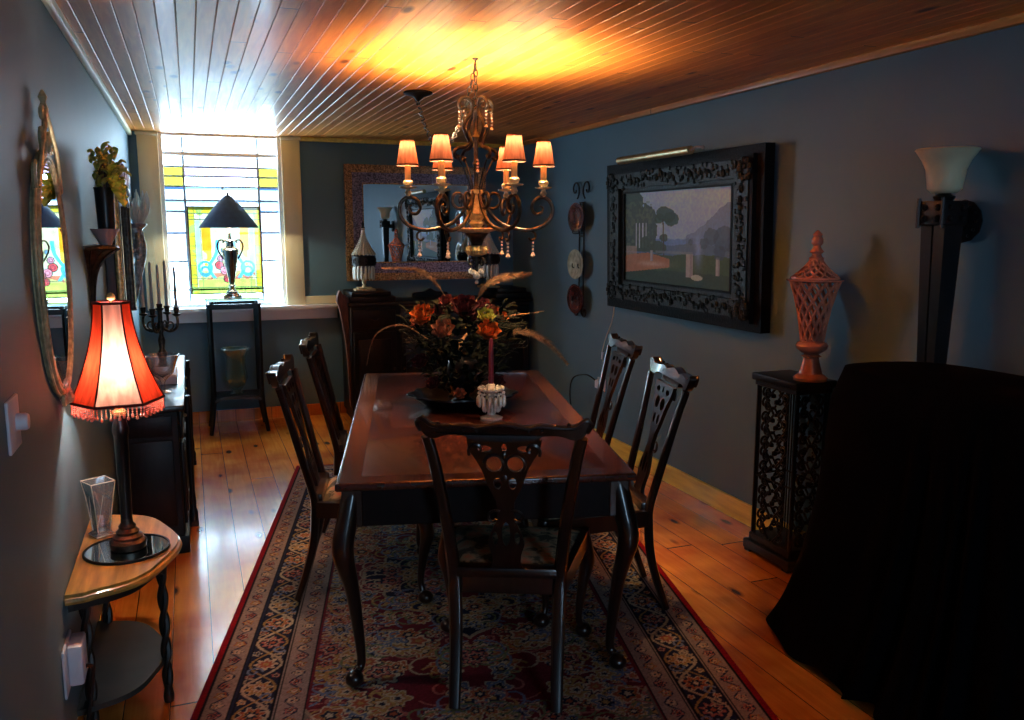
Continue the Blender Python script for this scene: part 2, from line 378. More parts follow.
# ceiling of narrow V-jointed boards
b = MB(); pw = .066; x = -.066 * 7
while x < XR + .05:
    prof = [(x, ZC + .03), (x, ZC + .003), (x + .003, ZC), (x + pw - .003, ZC), (x + pw, ZC + .003), (x + pw, ZC + .03)]
    A = [b.v((p[0], YF - .2, p[1])) for p in prof]; B = [b.v((p[0], YB + .3, p[1])) for p in prof]
    for k in range(5): b.f([A[k], A[k + 1], B[k + 1], B[k]])
    b.f([A[5], A[0], B[0], B[5]])
    x += pw
struct(b.build('ceiling', 'ceil', sm=False))
b = MB(); b.box(XL - .2, XL, YF, YB + .35, 0, ZC + .02); struct(b.build('wall_left', 'wall'))
b = MB(); b.box(XR, XR + .2, YF, YB + .35, 0, ZC + .02); struct(b.build('wall_right', 'wall'))
WX0, WX1, WZ0, WZ1 = -.19, .75, .95, 2.335
b = MB(); b.box(XL, WX0, YB, YB + .25, 0, ZC + .02); b.box(WX1, XR, YB, YB + .25, 0, ZC + .02)
b.box(WX0, WX1, YB, YB + .25, 0, WZ0); struct(b.build('wall_back', 'wall'))
FX0, FX1, FZ0, FZ1 = .5, 1.3, .75, 2.25
b = MB(); b.box(XL, FX0, YF - .2, YF, 0, ZC + .02); b.box(FX1, XR, YF - .2, YF, 0, ZC + .02)
b.box(FX0, FX1, YF - .2, YF, 0, FZ0); b.box(FX0, FX1, YF - .2, YF, FZ1, ZC + .02); struct(b.build('wall_front', 'wall'))
b = MB(); b.box(XR - .022, XR, YF, YB, 0, .115, .004); struct(b.build('baseboard_right', 'trimwood'))
b = MB(); b.box(XL, XR - .022, YB - .02, YB, 0, .10, .004); struct(b.build('baseboard_back', 'floor'))
b = MB(); b.box(XL, XL + .018, YF, YB - .02, 0, .13, .004); struct(b.build('baseboard_left', 'floor'))
b = MB(); b.box(XR - .03, XR, YF, YB, ZC - .035, ZC, .008, 2); struct(b.build('trim_1', 'ceil'))
b = MB(); b.box(XL, XL + .03, YF, YB, ZC - .035, ZC, .008, 2); struct(b.build('trim_2', 'cream'))
b = MB(); b.box(.9, XR - .03, YB - .03, YB, ZC - .035, ZC, .008, 2); struct(b.build('trim_3', 'trimwood'))
# window in the back wall
wnd = thing('window_1', '', ''); del wnd['label']; del wnd['category']; wnd['kind'] = 'structure'; wnd.location = (0, YB, 0)
b = MB(); b.box(WX0 - .145, WX0 + .005, -.03, .02, WZ0, ZC - .012, .006, 2); b.box(WX0 - .155, WX0 + .01, -.045, .02, ZC - .028, ZC - .001, .004)
b.build('window_casing', 'cream', wnd)
b = MB(); b.box(WX1 - .005, WX1 + .145, -.03, .02, WZ0, ZC - .012, .006, 2); b.box(WX1 - .01, WX1 + .155, -.045, .02, ZC - .028, ZC - .001, .004)
b.build('window_casing', 'cream', wnd)
b = MB(); b.box(-.25, 1.17, -.09, .03, .925, .962, .008, 2); b.box(-.25, 1.16, -.035, 0, .84, .925, .004); b.build('window_sill', 'whitepaint', wnd)
b = MB(); b.box(WX1 + .145, 1.16, -.02, 0, .965, 1.03, .004); b.build('sill_rail', 'cream', wnd)
b = MB()
for x0, x1 in ((WX0, WX0 + .035), (WX1 - .035, WX1)): b.box(x0, x1, .0, .16, WZ0, WZ1, .003)
b.box(WX0 + .035, WX1 - .035, .03, .16, WZ0, WZ0 + .035, .003); b.box(WX0, WX1, .03, .16, WZ1 - .015, ZC + .01, .003)
b.box(WX0 + .035, WX1 - .035, .05, .12, 2.17, 2.2, .003); b.build('window_frame', 'whitepaint', wnd)
M['g_clear'] = seethrough('clear old glass', (.95, 1, 1)); M['g_yellow'] = seethrough('yellow glass', (0.1020, 0.0930, 0.0072))
M['g_lilac'] = seethrough('lilac glass', (0.0810, 0.0570, 0.0810)); M['g_blue'] = seethrough('pale blue glass', (0.0420, 0.0810, 0.1200))
M['g_lav'] = seethrough('pale lavender glass', (0.1140, 0.1200, 0.1500)); M['g_deep'] = seethrough('deep blue glass', (0.0072, 0.0180, 0.0420)); M['g_white'] = seethrough('white glass', (0.1440, 0.1380, 0.1440))
M['g_front'] = seethrough('daylight dimming glass', (.32, .36, .4))  # grey tint added to weaken the daylight from behind the camera
gm = ['g_clear', 'g_yellow', 'g_lilac', 'g_blue', 'g_lav', 'g_deep', 'g_white']
b = MB(); gx = [WX0 + .035, -.01, .565, WX1 - .035]
def pane(x0, x1, z0, z1, k):
    b.mi = gm.index(k); b.f([b.v((x0, .09, z0)), b.v((x1, .09, z0)), b.v((x1, .09, z1)), b.v((x0, .09, z1))])
Zs = [WZ0 + .035, 1.1, 1.33, 1.56, 1.73, 1.745, 1.80, 1.82, 1.905, 1.93, 2.01, 2.085, 2.17, 2.2, 2.33]
side = ['g_clear', 'g_clear', 'g_lav', 'g_lav', 'g_blue', 'g_white', 'g_blue', 'g_white', 'g_deep', 'g_yellow', 'g_yellow', 'g_clear', None, 'g_clear']
mid = ['g_clear', 'g_clear', 'g_clear', 'g_clear', 'g_clear', 'g_white', 'g_blue', 'g_white', 'g_blue', 'g_clear', 'g_lilac', 'g_white', None, 'g_clear']
for i in range(14):
    if side[i] is None: continue
    pane(gx[0], gx[1], Zs[i], Zs[i + 1], side[i]); pane(gx[2], gx[3], Zs[i], Zs[i + 1], side[i]); pane(gx[1], gx[2], Zs[i], Zs[i + 1], mid[i])
b.build('leaded_glass', gm, wnd, sm=False)
b = MB()
for xx in gx[1:3]: b.box(xx - .009, xx + .009, .08, .10, WZ0, WZ1)
for z in (1.1, 1.33, 1.56, 1.73, 1.82, 1.93, 2.01, 2.085):
    b.box(gx[0], gx[1], .085, .095, z - .008, z + .008); b.box(gx[2], gx[3], .085, .095, z - .008, z + .008)
for z in (1.1, 1.82, 1.93, 2.01, 2.085): b.box(gx[1], gx[2], .085, .095, z - .007, z + .007)
M['lead'] = plain('grey blue lead came', (.40, .50, .58), .5); b.build('glazing_bars', 'lead', wnd)
# window behind the camera
wf = thing('window_2', '', ''); del wf['label']; del wf['category']; wf['kind'] = 'structure'; wf.location = (0, YF, 0)
b = MB()
for a in ((FX0 - .1, FX0, FZ0 - .1, FZ1 + .09), (FX1, FX1 + .1, FZ0 - .1, FZ1 + .09), (FX0, FX1, FZ1, FZ1 + .09), (FX0, FX1, FZ0 - .1, FZ0)): b.box(a[0], a[1], 0, .03, a[2], a[3], .004)
b.build('window_casing', 'cream', wf)
b = MB(); mz = (FZ0 + FZ1) / 2
for a in ((FX0, FX0 + .04, FZ0, FZ1), (FX1 - .04, FX1, FZ0, FZ1), (FX0 + .04, FX1 - .04, FZ1 - .04, FZ1), (FX0 + .04, FX1 - .04, FZ0, FZ0 + .05), (FX0 + .04, FX1 - .04, mz - .02, mz + .02)): b.box(a[0], a[1], -.12, -.07, a[2], a[3], .003)
b.build('window_frame', 'whitepaint', wf)
b = MB(); b.f([b.v((FX0, -.1, FZ0)), b.v((FX1, -.1, FZ0)), b.v((FX1, -.1, FZ1)), b.v((FX0, -.1, FZ1))]); b.build('window_pane', 'g_front', wf)

# ------------------------------------------------------------------ rug (woven pattern computed knot by knot)
def make_rug():
    hw, hl, st = .96, 1.95, .005
    xs = np.arange(-hw, hw + 1e-6, st); ys = np.arange(-hl, hl + 1e-6, st); nx, ny = len(xs), len(ys)
    X, Y = np.meshgrid(xs, ys, indexing='ij'); D = np.minimum(hw - np.abs(X), hl - np.abs(Y)); Cc = np.zeros((nx, ny, 3))
    R = np.random.RandomState(3)
    red, wine, navy, cream, tan, blue, pink, gold, olive, rust = [np.array(c) for c in ((.24, .003, .010), (.13, .014, .026), (.012, .016, .045), (.46, .40, .30), (.27, .225, .21), (.10, .14, .24), (.34, .12, .11), (.36, .24, .09), (.10, .13, .07), (.33, .09, .045))]
    Cc[:] = wine; Cc[D < .37] = tan; Cc[D < .268] = navy; Cc[D < .125] = tan; Cc[D < .026] = red
    for d0 in (.119, .262, .37, .032, .135, .276): Cc[np.abs(D - d0) < .0035] = (.006, .006, .012)
    def win(cx, cy, r):
        i0, i1 = max(0, int((cx - r + hw) / st)), min(nx, int((cx + r + hw) / st) + 2); j0, j1 = max(0, int((cy - r + hl) / st)), min(ny, int((cy + r + hl) / st) + 2)
        return slice(i0, i1), slice(j0, j1)
    def rosette(cx, cy, r, n, cs, ph=0, dmin=-1, dmax=9):
        w = win(cx, cy, r * 1.15)
        if X[w].size == 0: return
        x, y = X[w] - cx, Y[w] - cy; rr = np.hypot(x, y); an = np.arctan2(y, x)
        k = rr / (r * (.82 + .18 * np.cos(n * an + ph))); sub = Cc[w]; ok = (D[w] > dmin) & (D[w] < dmax)
        for lim, c in zip((1, .86, .58, .50, .24), cs): sub[(k < lim) & ok] = c
    def vine(px, py, wd, c, dmin=-1, dmax=9):
        for a in range(len(px)):
            w = win(px[a], py[a], wd + .004)
            if X[w].size == 0: continue
            sub = Cc[w]; sub[((X[w] - px[a]) ** 2 + (Y[w] - py[a]) ** 2 < wd * wd) & (D[w] > dmin) & (D[w] < dmax)] = c
    pal = [(cream, rust, gold, navy, cream), (navy, cream, pink, rust, gold), (cream, gold, rust, cream, navy), (navy, pink, cream, navy, rust), (cream, blue, cream, navy, gold)]
    # field scroll work
    def curl(cx, cy, r, a0, s, c, wd=.0045, dmin=.385, turns=1.35):
        t = np.linspace(0, turns * 2 * PI, 150); q = r * (1 - t / (turns * 2 * PI)); vine(cx + q * np.cos(a0 + s * t), cy + q * np.sin(a0 + s * t), wd, c, dmin)
    mx, my = np.abs(X), np.abs(Y)
    med = (mx / .42) + (my / .62) + .05 * np.cos(16 * np.arctan2(my, mx))
    F = D > .375
    Cc[F & (med < 1.12)] = cream * .7; Cc[F & (med < 1.08)] = navy; Cc[F & (med < .60)] = blue * .8; Cc[F & (med < .56)] = wine * 1.3; Cc[F & (med < .2)] = cream
    cor = ((hw - .37 - mx) / .30) + ((hl - .37 - my) / .5)
    Cc[F & (cor < 1.02)] = cream * .62; Cc[F & (cor < .97)] = (.14, .13, .11)
    for i in range(235):
        cx, cy = R.uniform(0, hw - .39), R.uniform(0, hl - .39); r = R.uniform(.022, .062); p = pal[R.randint(5)]; n = R.choice([5, 6, 8]); ph = R.uniform(0, 6)
        a0 = R.uniform(0, 6); cc = [cream * .8, gold, blue * 1.3, olive * 1.4, pink][R.randint(5)]; s = R.choice([-1, 1]); cr = r * R.uniform(1.1, 1.9)
        for sx in (-1, 1):
            for sy in (-1, 1):
                curl(sx * (cx + r), sy * cy, cr, a0 if sx > 0 else PI - a0, s * sx, cc)
                rosette(sx * cx, sy * cy, r, n, p, ph, .385)
    # borders: run each side
    def side(fn, L, dmin, dmax, kind):
        if kind == 'main':
            n = max(2, int(round(2 * L / .17))); t = np.linspace(-L, L, n * 60)
            ph = (t + L) / (2 * L) * n * PI
            for off, c, w in ((0, cream * .85, .006), (PI, gold * .8, .0045)):
                p = [fn(tt, .198 + .055 * math.sin(q + off)) for tt, q in zip(t, ph)]; vine([a[0] for a in p], [a[1] for a in p], w, c, dmin, dmax)
            for k in range(n):
                tt = -L + 2 * L * (k + .5) / n; cx, cy = fn(tt, .198); rosette(cx, cy, .053, 8, pal[k % 2 * 2 + (k // 2) % 2], k, dmin, dmax)
                for dd in (.152, .245):
                    cx, cy = fn(tt + L / n, dd); rosette(cx, cy, .020, 5, pal[(k + 3) % 5], k, dmin, dmax)
                for sg in (-1, 1):
                    t2 = np.linspace(0, 2.2 * PI, 60); q = .032 * (1 - t2 / 9)
                    cx, cy = fn(tt + sg * L / n * .62, .198 + sg * (-1) ** k * .036)
                    vine(cx + q * np.cos(t2), cy + q * np.sin(t2) * (-1) ** k, .004, cream * .7 if sg > 0 else blue * 1.4, dmin, dmax)
        else:
            n = int(round(2 * L / .062)); dm = (dmin + dmax) / 2
            t = np.linspace(-L, L, n * 14); p = [fn(tt, dm + .022 * math.sin((tt + L) / (2 * L) * n * PI)) for tt in t]
            vine([a[0] for a in p], [a[1] for a in p], .0035, navy * 1.5, dmin, dmax)
            for k in range(n):
                cx, cy = fn(-L + 2 * L * (k + .5) / n, dm); rosette(cx, cy, .025, 5, [(navy, pink, cream, navy, rust), (navy, cream, rust, cream, navy), (rust, gold, navy, cream, rust)][k % 3], k, dmin, dmax)
    for dmin, dmax, kind in ((.138, .259, 'main'), (.036, .116, 'g'), (.280, .366, 'g')):
        for sg in (-1, 1):
            side(lambda t, d, sg=sg: (sg * (hw - d), t), hl - .1, dmin, dmax, kind)
            side(lambda t, d, sg=sg: (t, sg * (hl - d)), hw - .1, dmin, dmax, kind)
    Cc *= R.uniform(.62, 1.05, (nx, ny, 1)); Cc = np.clip(Cc, 0, 1)
    Zz = np.full((nx, ny), .011) + .0012 * R.rand(nx, ny)
    Zz[0, :] = Zz[-1, :] = Zz[:, 0] = Zz[:, -1] = .0005
    return grid_object('rug', nx, ny, np.stack([X, Y, Zz], -1), Cc, 'rugmat')
M['rugmat'] = attrmat('wool pile', .95, bump=.4, spec=.1)
rug = make_rug(); tag(rug, 'large red and navy patterned floral rug with red edge under the dining table', 'rug')
rug.location = (1.165 - .07, 3.62, 0); rug.rotation_euler = (0, 0, -math.radians(13))

# ------------------------------------------------------------------ dining table
dt = thing('dining_table', 'long polished mahogany dining table with lighter banded edge, standing on the rug', 'table', TC, -TA)
HW, HL, TZ = .515, 1.10, .76
b = MB(); b.box(-HW, HW, -HL, HL, TZ - .028, TZ, .008, 3); b.build('tabletop', 'tabletop', dt)
b = MB()
for x0, x1, y0, y1 in ((-HW + .012, -HW + .085, -HL + .012, HL - .012), (HW - .085, HW - .012, -HL + .012, HL - .012), (-HW + .085, HW - .085, -HL + .012, -HL + .085), (-HW + .085, HW - .085, HL - .085, HL - .012)): b.box(x0, x1, y0, y1, TZ - .001, TZ + .0006)
b.build('banding', 'band', dt)
b = MB()
for x0, x1, y0, y1 in ((-HW + .03, -HW + .055, -HL + .03, HL - .03), (HW - .055, HW - .03, -HL + .03, HL - .03), (-HW + .055, HW - .055, -HL + .03, -HL + .055), (-HW + .055, HW - .055, HL - .055, HL - .03)): b.box(x0, x1, y0, y1, .60, TZ - .028, .004)
M['apronwood'] = plain('dull dark mahogany apron', (.012, .006, .006), .55, scale=7, var=.4, spec=.15); b.build('apron', 'apronwood', dt)
def cabriole(b, x, y, top, s, rt=.036, sx=1, sy=1, lift=0):
    """cabriole leg: knee swells outward, ankle tucks in, ball foot"""
    dx, dy = sx, sy
    pts = [(x, y, top), (x + dx * .012 * s, y + dy * .012 * s, top - .06 * s), (x + dx * .022 * s, y + dy * .022 * s, top - .13 * s), (x + dx * .006 * s, y + dy * .006 * s, top * .5), (x - dx * .008 * s, y - dy * .008 * s, .10 + lift), (x, y, .055 + lift)]
    b.tube(smooth(pts, 5), [rt, rt * 1.08, rt * 1.1, rt * .72, rt * .48, rt * .45], 10)
    b.ball((x + dx * .012, y + dy * .012, .030 + lift), .030, 10, (1.15, 1.15, .95))
    return b
for sx in (-1, 1):
    for sy in (-1, 1):
        b = cabriole(MB(), sx * (HW - .055), sy * (HL - .06), .72, 1.6, .034, sx, sy, .012); b.box(sx * (HW - .055) - .035, sx * (HW - .055) + .035, sy * (HL - .06) - .035, sy * (HL - .06) + .035, .60, TZ - .028, .004)
        b.build('leg', 'mahog', dt)

# ------------------------------------------------------------------ chairs
M['seatfabric'] = None
def seat_material():
    m, N, L, b = newmat('rust and cream floral tapestry')
    tc = N.new('ShaderNodeTexCoord'); v = N.new('ShaderNodeTexVoronoi'); v.inputs['Scale'].default_value = 13; v.feature = 'F1'
    nz = N.new('ShaderNodeTexNoise'); nz.inputs['Scale'].default_value = 16; nz.inputs['Distortion'].default_value = 2.5; nz.inputs['Detail'].default_value = 2
    L.new(tc.outputs['Object'], v.inputs['Vector']); L.new(tc.outputs['Object'], nz.inputs['Vector'])
    r = N.new('ShaderNodeValToRGB'); e = r.color_ramp.elements; e[0].position = .15; e[0].color = (.90, .55, .36, 1); e[1].position = .62; e[1].color = (.10, .09, .06, 1)
    k = e.new(.36); k.color = (.72, .26, .13, 1); k = e.new(.5); k.color = (.55, .42, .25, 1)
    ad = N.new('ShaderNodeMath'); ad.operation = 'MULTIPLY_ADD'; ad.inputs[1].default_value = .55; L.new(v.outputs['Distance'], ad.inputs[0])
    mm = N.new('ShaderNodeMath'); mm.operation = 'MULTIPLY'; mm.inputs[1].default_value = .55; L.new(nz.outputs['Fac'], mm.inputs[0]); L.new(mm.outputs[0], ad.inputs[2])
    L.new(ad.outputs[0], r.inputs[0]); L.new(r.outputs[0], b.inputs['Base Color']); pset(b, Roughness=.85); return m
M['seatfabric'] = seat_material()
BY = -.215                                         # back of the seat
def lean(z): return BY - .02 - max(0, z - .44) * .24
def make_chair(label, loc, rz):
    t = thing('dining_chair', label, 'chair', loc, rz, 'carved mahogany dining chairs round the table')
    b = MB()
    def seat(u, v):
        y = -.205 + .42 * v; hw_ = .180 + .075 * v; x = hw_ * (2 * u - 1); e = min(1, 8 * min(u, 1 - u)) * min(1, 8 * min(v, 1 - v))
        return (x, y, .435 + .034 * math.sqrt(max(e, 0)) * (1 - .2 * abs(2 * u - 1)))
    b.sheet(seat, 20, 20); b.sheet(lambda u, v: (seat(u, v)[0], seat(u, v)[1], .428), 1, 1)
    b.build('seat', 'seatfabric', t, ang=80)
    b = MB()
    pl = [(-.195, -.235), (.195, -.235), (.285, .235), (-.285, .235)]
    for i in range(4):
        p, q = Vector((*pl[i], 0)), Vector((*pl[(i + 1) % 4], 0)); d = (q - p).normalized(); n_ = Vector((-d.y, d.x, 0))
        c = [p, q, q + n_ * .026 - d * .02, p + n_ * .026 + d * .02]
        lo = [b.v((a.x, a.y, .375)) for a in c]; hi = [b.v((a.x, a.y, .442)) for a in c]
        b.f(lo[::-1]); b.f(hi); [b.f([lo[k], lo[(k + 1) % 4], hi[(k + 1) % 4], hi[k]]) for k in range(4)]
    b.build('seat_frame', 'mahog', t)
    for sx in (-1, 1):
        b = cabriole(MB(), sx * .255, .21, .44, 1, .028, sx, 1, .0); b.build('front_leg', 'mahog', t)
        b = MB(); zs = [.006, .12, .25, .38, .46, .6, .75, .88, .945]
        xs = [.170, .170, .172, .175, .178, .190, .208, .228, .243]
        ys = [-.325, -.285, -.250, -.238] + [lean(z) for z in zs[4:]]
        b.tube(smooth([(sx * x_, y_, z_) for x_, y_, z_ in zip(xs, ys, zs)], 4), [.019, .021, .023, .024, .022, .021, .020, .019, .019], 8, flat=((0, 1, 0), .8))
        b.build('back_post', 'mahog', t)
    fr = lambda a, z, d: (a, lean(z) + d, z)
    # crest rail: serpentine with turned-up ears, drawn as an outline
    up_ = [(-.287, .972), (-.300, 1.000), (-.280, 1.012), (-.252, .996), (-.22, .985), (-.17, .992), (-.12, .998), (-.09, .984), (-.05, .998), (0, 1.012), (.05, .998), (.09, .984), (.12, .998), (.17, .992), (.22, .985), (.252, .996), (.280, 1.012), (.300, 1.000), (.287, .972)]
    lo_ = [(.27, .945), (.24, .935), (.19, .950), (.13, .948), (.11, .925), (.0, .93), (-.11, .925), (-.13, .948), (-.19, .950), (-.24, .935), (-.27, .945)]
    up_ = [(a * .90, .992 + (z - .992) * (.5 if abs(a) < .26 else 1)) for a, z in up_]; lo_ = [(a * .90, z + .008) for a, z in lo_]
    b = MB(); b.plate([tuple(p)[:2] for p in smooth([(a, z, 0) for a, z in up_ + lo_], 3, True)], t=.030, frame=lambda a, z, d: (a, lean(z) + d - .03 * (1 - (a / .3) ** 2), z)); b.build('crest_rail', 'mahog', t)
    b = MB(); cr = [(a, lean(z) - .03 * (1 - (a / .3) ** 2) - .017, z - .004) for a, z in up_]
    b.tube(smooth(cr, 4), .006, 6)
    for k in range(-5, 6): b.ball((k * .04, lean(.99) - .03 * (1 - (k * .04 / .3) ** 2) - .016, .986 + .01 * math.cos(k * 1.3)), .0075, 6)
    b.build('crest_carving', 'mahog', t)
    # pierced splat
    half = [(.118, .935), (.112, .90), (.090, .865), (.072, .83), (.060, .79), (.046, .755), (.030, .72), (.026, .68), (.034, .64), (.052, .60), (.060, .56), (.048, .52), (.046, .49), (.062, .455)]
    full = [(x_, z_) for x_, z_ in half] + [(-x_, z_) for x_, z_ in half[::-1]]
    holes = [circ(s_ * .034, .852, .026, .027, 14) for s_ in (-1, 1)] + [circ(s_ * .062, .905, .022, .012, 10) for s_ in (-1, 1)] + [circ(s_ * .024, .785, .013, .022, 10) for s_ in (-1, 1)] + [circ(0, .60, .014, .045, 12)] + [circ(s_ * .036, .585, .009, .026, 8) for s_ in (-1, 1)] + [circ(0, .910, .009, .014, 8)]
    b = MB(); b.plate(full, holes, .016, fr)
    for s_ in (-1, 1):
        b.tube([(p[0], lean(p[1]) - .010, p[1]) for p in circ(s_ * .034, .852, .031, .032, 20, -1.0, 3.6)], .0055, 6)
        b.tube([(s_ * p[0], lean(p[1]) - .010, p[1]) for p in scroll(.085, .90, .030, .006, -.6, 4.2)], .0055, 6)
        b.tube([(s_ * p[0], lean(p[1]) - .010, p[1]) for p in scroll(.036, .66, .03, .006, 2.2, -2.6)], .005, 6)
    b.ball((0, lean(.88) - .012, .885), .011, 8, (.8, .8, 1.6)); b.ball((0, lean(.8) - .01, .805), .009, 8, (1, .8, 1.2))
    b.build('splat', 'mahog', t)
    b = MB(); b.box(-.17, .17, -.255, -.205, .436, .472, .008, 2); b.build('splat_shoe', 'seatfabric' if False else 'mahog', t)
    return t
def at(lx, ly, z=0):
    return TC + Vector((lx * math.cos(TA) + ly * math.sin(TA), -lx * math.sin(TA) + ly * math.cos(TA), z))
RUGZ = .0130
def tlink(lx, ly): p = at(lx, ly); p.z = RUGZ; return p
ch0 = make_chair('dark carved chair at the near end of the table with its back to the viewer', tlink(.095, -.96), -TA - math.radians(11))
for lx, ly, rz, lab in ((-.43, -.15, -PI / 2, 'dark carved chair on the window side of the table, the one nearer the red lamp'),
                        (-.40, .68, -PI / 2, 'dark carved chair on the window side of the table, farther along toward the black cabinet'),
                        (.47, -.43, PI / 2, 'dark carved chair on the painting side of the table, nearest the lattice pedestal'),
                        (.485, .43, PI / 2, 'dark carved chair on the painting side of the table, in front of the wall socket')):
    c_ = copy_tree(ch0); c_['label'] = lab; c_.location = tlink(lx, ly); c_.rotation_euler = (0, 0, rz - TA)

# ------------------------------------------------------------------ chandelier
def make_chandelier():
    cx, cy = 1.225, 3.71
    t = thing('chandelier', 'six-armed wrought iron chandelier with tan shades and crystal drops above the table', 'chandelier', (cx, cy, ZC))
    O = ZC
    def rz(p, th): return (p[0] * math.cos(th), p[0] * math.sin(th), p[1] - O)
    b = MB()
    b.lathe([(.006, 2.13 - O), (.018, 2.12 - O), (.012, 2.10 - O), (.010, 2.02 - O), (.020, 2.0 - O), (.010, 1.98 - O), (.010, 1.9 - O), (.017, 1.885 - O), (.010, 1.87 - O), (.010, 1.78 - O), (.02, 1.765 - O), (.012, 1.75 - O), (.012, 1.59 - O)][::-1], 12); b.build('column', 'bronze', t)
    b = MB(); b.lathe([(.018, 1.60 - O), (.030, 1.62 - O), (.022, 1.635 - O), (.034, 1.65 - O), (.044, 1.665 - O), (.036, 1.69 - O), (.024, 1.72 - O), (.020, 1.745 - O), (.028, 1.755 - O), (.026, 1.77 - O)], 32, flute=.16, fn=10)
    b.build('fluted_bulb', 'gold', t)
    b = MB(); b.lathe([(.03, 1.575 - O), (.085, 1.588 - O), (.092, 1.596 - O), (.086, 1.602 - O), (.04, 1.60 - O), (.012, 1.6 - O)], 36, flute=.04, fn=18); b.build('drip_dish', 'palegold', t)
    b = MB(); b.lathe([(.010, 1.50 - O), (.026, 1.525 - O), (.034, 1.55 - O), (.056, 1.577 - O), (.03, 1.578 - O)], 24); b.build('cup', 'bronze', t)
    b = MB(); b.lathe([(.012, 1.472 - O), (.040, 1.482 - O), (.050, 1.50 - O), (.044, 1.518 - O), (.020, 1.522 - O)], 36, flute=.12, fn=18); b.build('ribbed_ring', 'gold', t)
    b = MB()
    for k in range(4):
        th = .4 + k * PI / 2
        b.tube([rz((.008 + p[0], p[1]), th) for p in scroll(.026, 1.445, .024, .004, PI * .9, -PI * 1.3)], .0045, 6)
    b.tube([(0, 0, 1.50 - O), (0, 0, 1.405 - O)], .006, 8); b.build('bottom_scrolls', 'bronze', t)
    b = MB(); b.ball((0, 0, 1.385 - O), .019, 10); b.ball((0, 0, 1.355 - O), .010, 8)
    for k in range(6): b.ball((.028 * math.cos(k), .028 * math.sin(k), 1.40 - O + .006 * (k % 2)), .011, 7, (1, 1, 1.3))
    b.build('crystal_cluster', 'crystalbead', t)
    ly = [(.062, 2.125), (.078, 2.118), (.088, 2.135), (.075, 2.16), (.045, 2.167), (.02, 2.145), (.022, 2.105), (.05, 2.07), (.062, 2.035), (.045, 2.00), (.035, 1.975), (.055, 1.955), (.09, 1.95), (.112, 1.935), (.113, 1.913), (.098, 1.905), (.090, 1.918)]
    lo = [(.105, 1.925), (.07, 1.87), (.035, 1.80), (.018, 1.74)]
    for k in range(4):
        th = .25 + k * PI / 2
        b = MB(); b.tube(smooth([rz(p, th) for p in ly], 4), .0075, 7); b.tube(smooth([rz(p, th) for p in lo], 4), .0038, 6); b.build('lyre_scroll', 'iron', t)
    def drops(b, p, n, last=.013):
        x, y, z = p
        for i in range(n): b.ball((x, y, z), .0065, 6); z -= .0155
        b.lathe([(.0, -last * 2.0), (last, -last * 1.3), (last * .35, 0), (0, .002)], 8, (x, y, z + .006), cap=False)
    for k in range(4): b = MB(); drops(b, rz((.085, 2.105), .25 + k * PI / 2), 4, .009); b.build('crystal_drop', 'crystalbead', t)
    b = MB(); drops(b, (.0, -.022, 1.90 - O), 3, .009); b.build('column_crystal', 'crystalbead', t)
    arm = [(.022, 1.765), (.036, 1.72), (.06, 1.672), (.11, 1.622), (.18, 1.597), (.25, 1.592), (.315, 1.618), (.346, 1.668), (.338, 1.712), (.305, 1.738), (.268, 1.725), (.252, 1.692), (.268, 1.664), (.295, 1.668), (.303, 1.69), (.288, 1.70)]
    vol = [(.052, 1.69), (.085, 1.688), (.108, 1.715), (.10, 1.748), (.075, 1.755), (.06, 1.738), (.073, 1.725)]
    hk = [(.235, 1.594), (.265, 1.578), (.268, 1.555), (.250, 1.545), (.238, 1.556)]
    tip = []
    for k in range(6):
        th = math.radians(4 - 20.6) + k * PI / 3
        b = MB(); b.tube(smooth([rz(p, th) for p in arm], 5), [.0085, .0085, .009, .009, .0085, .007, .004], 8); b.tube(smooth([rz(p, th) for p in vol], 5), [.007, .007, .004], 7); b.tube(smooth([rz(p, th) for p in hk], 4), .0055, 6)
        a = b.build('arm', 'bronze', t)
        x, y, _ = rz((.305, 0), th); q = (x, y, 0)
        b = MB(); b.lathe([(.006, 1.735 - O), (.016, 1.755 - O), (.010, 1.765 - O), (.010, 1.772 - O), (.038, 1.778 - O), (.040, 1.783 - O), (.012, 1.785 - O), (.020, 1.79 - O), (.024, 1.803 - O), (.0165, 1.812 - O)], 20, q, flute=.0); b.build('candle_cup', 'palegold', a)
        b = MB(); b.lathe([(.0135, 1.803 - O), (.0135, 1.875 - O), (.006, 1.88 - O)], 16, q); b.build('candle_sleeve', 'ivory', a)
        b = MB(); b.lathe([(.006, 1.88 - O), (.012, 1.90 - O), (.013, 1.915 - O), (.005, 1.945 - O), (0, 1.955 - O)], 12, q); b.build('bulb', 'bulb', a)
        b = MB(); b.lathe([(.049, 1.878 - O), (.030, 1.985 - O)], 28, q, cap=False); b.build('lamp_shade', 'shade', a)
        b = MB()
        b.lathe([(.050, 1.874 - O), (.0505, 1.882 - O), (.0480, 1.882 - O), (.0485, 1.874 - O)], 28, q, closed=True); b.lathe([(.0305, 1.979 - O), (.0300, 1.987 - O), (.028, 1.987 - O), (.0285, 1.979 - O)], 28, q, closed=True); b.build('shade_trim', 'shadetrim', a)
        b = MB(); drops(b, rz((.258, 1.533), th), 3); b.build('crystal_drop', 'crystalbead', a)
        tip.append((cx + x, cy + y))
    # chain, ring, hook and the swagged chain to the ceiling rose
    b = MB()
    def link(c, d, s=.016, tw=0):
        d = Vector(d).normalized(); u = d.orthogonal().normalized(); u = Matrix.Rotation(tw, 3, d) @ u
        b.tube([Vector(c) + d * s * 1.25 * math.sin(a_) + u * s * .6 * math.cos(a_) for a_ in [2 * PI * k / 10 for k in range(11)]], .0026, 5, cap=False)
    for i in range(6): link((0, 0, -.035 - i * .03), (0, 0, 1), .016, i * PI / 2)
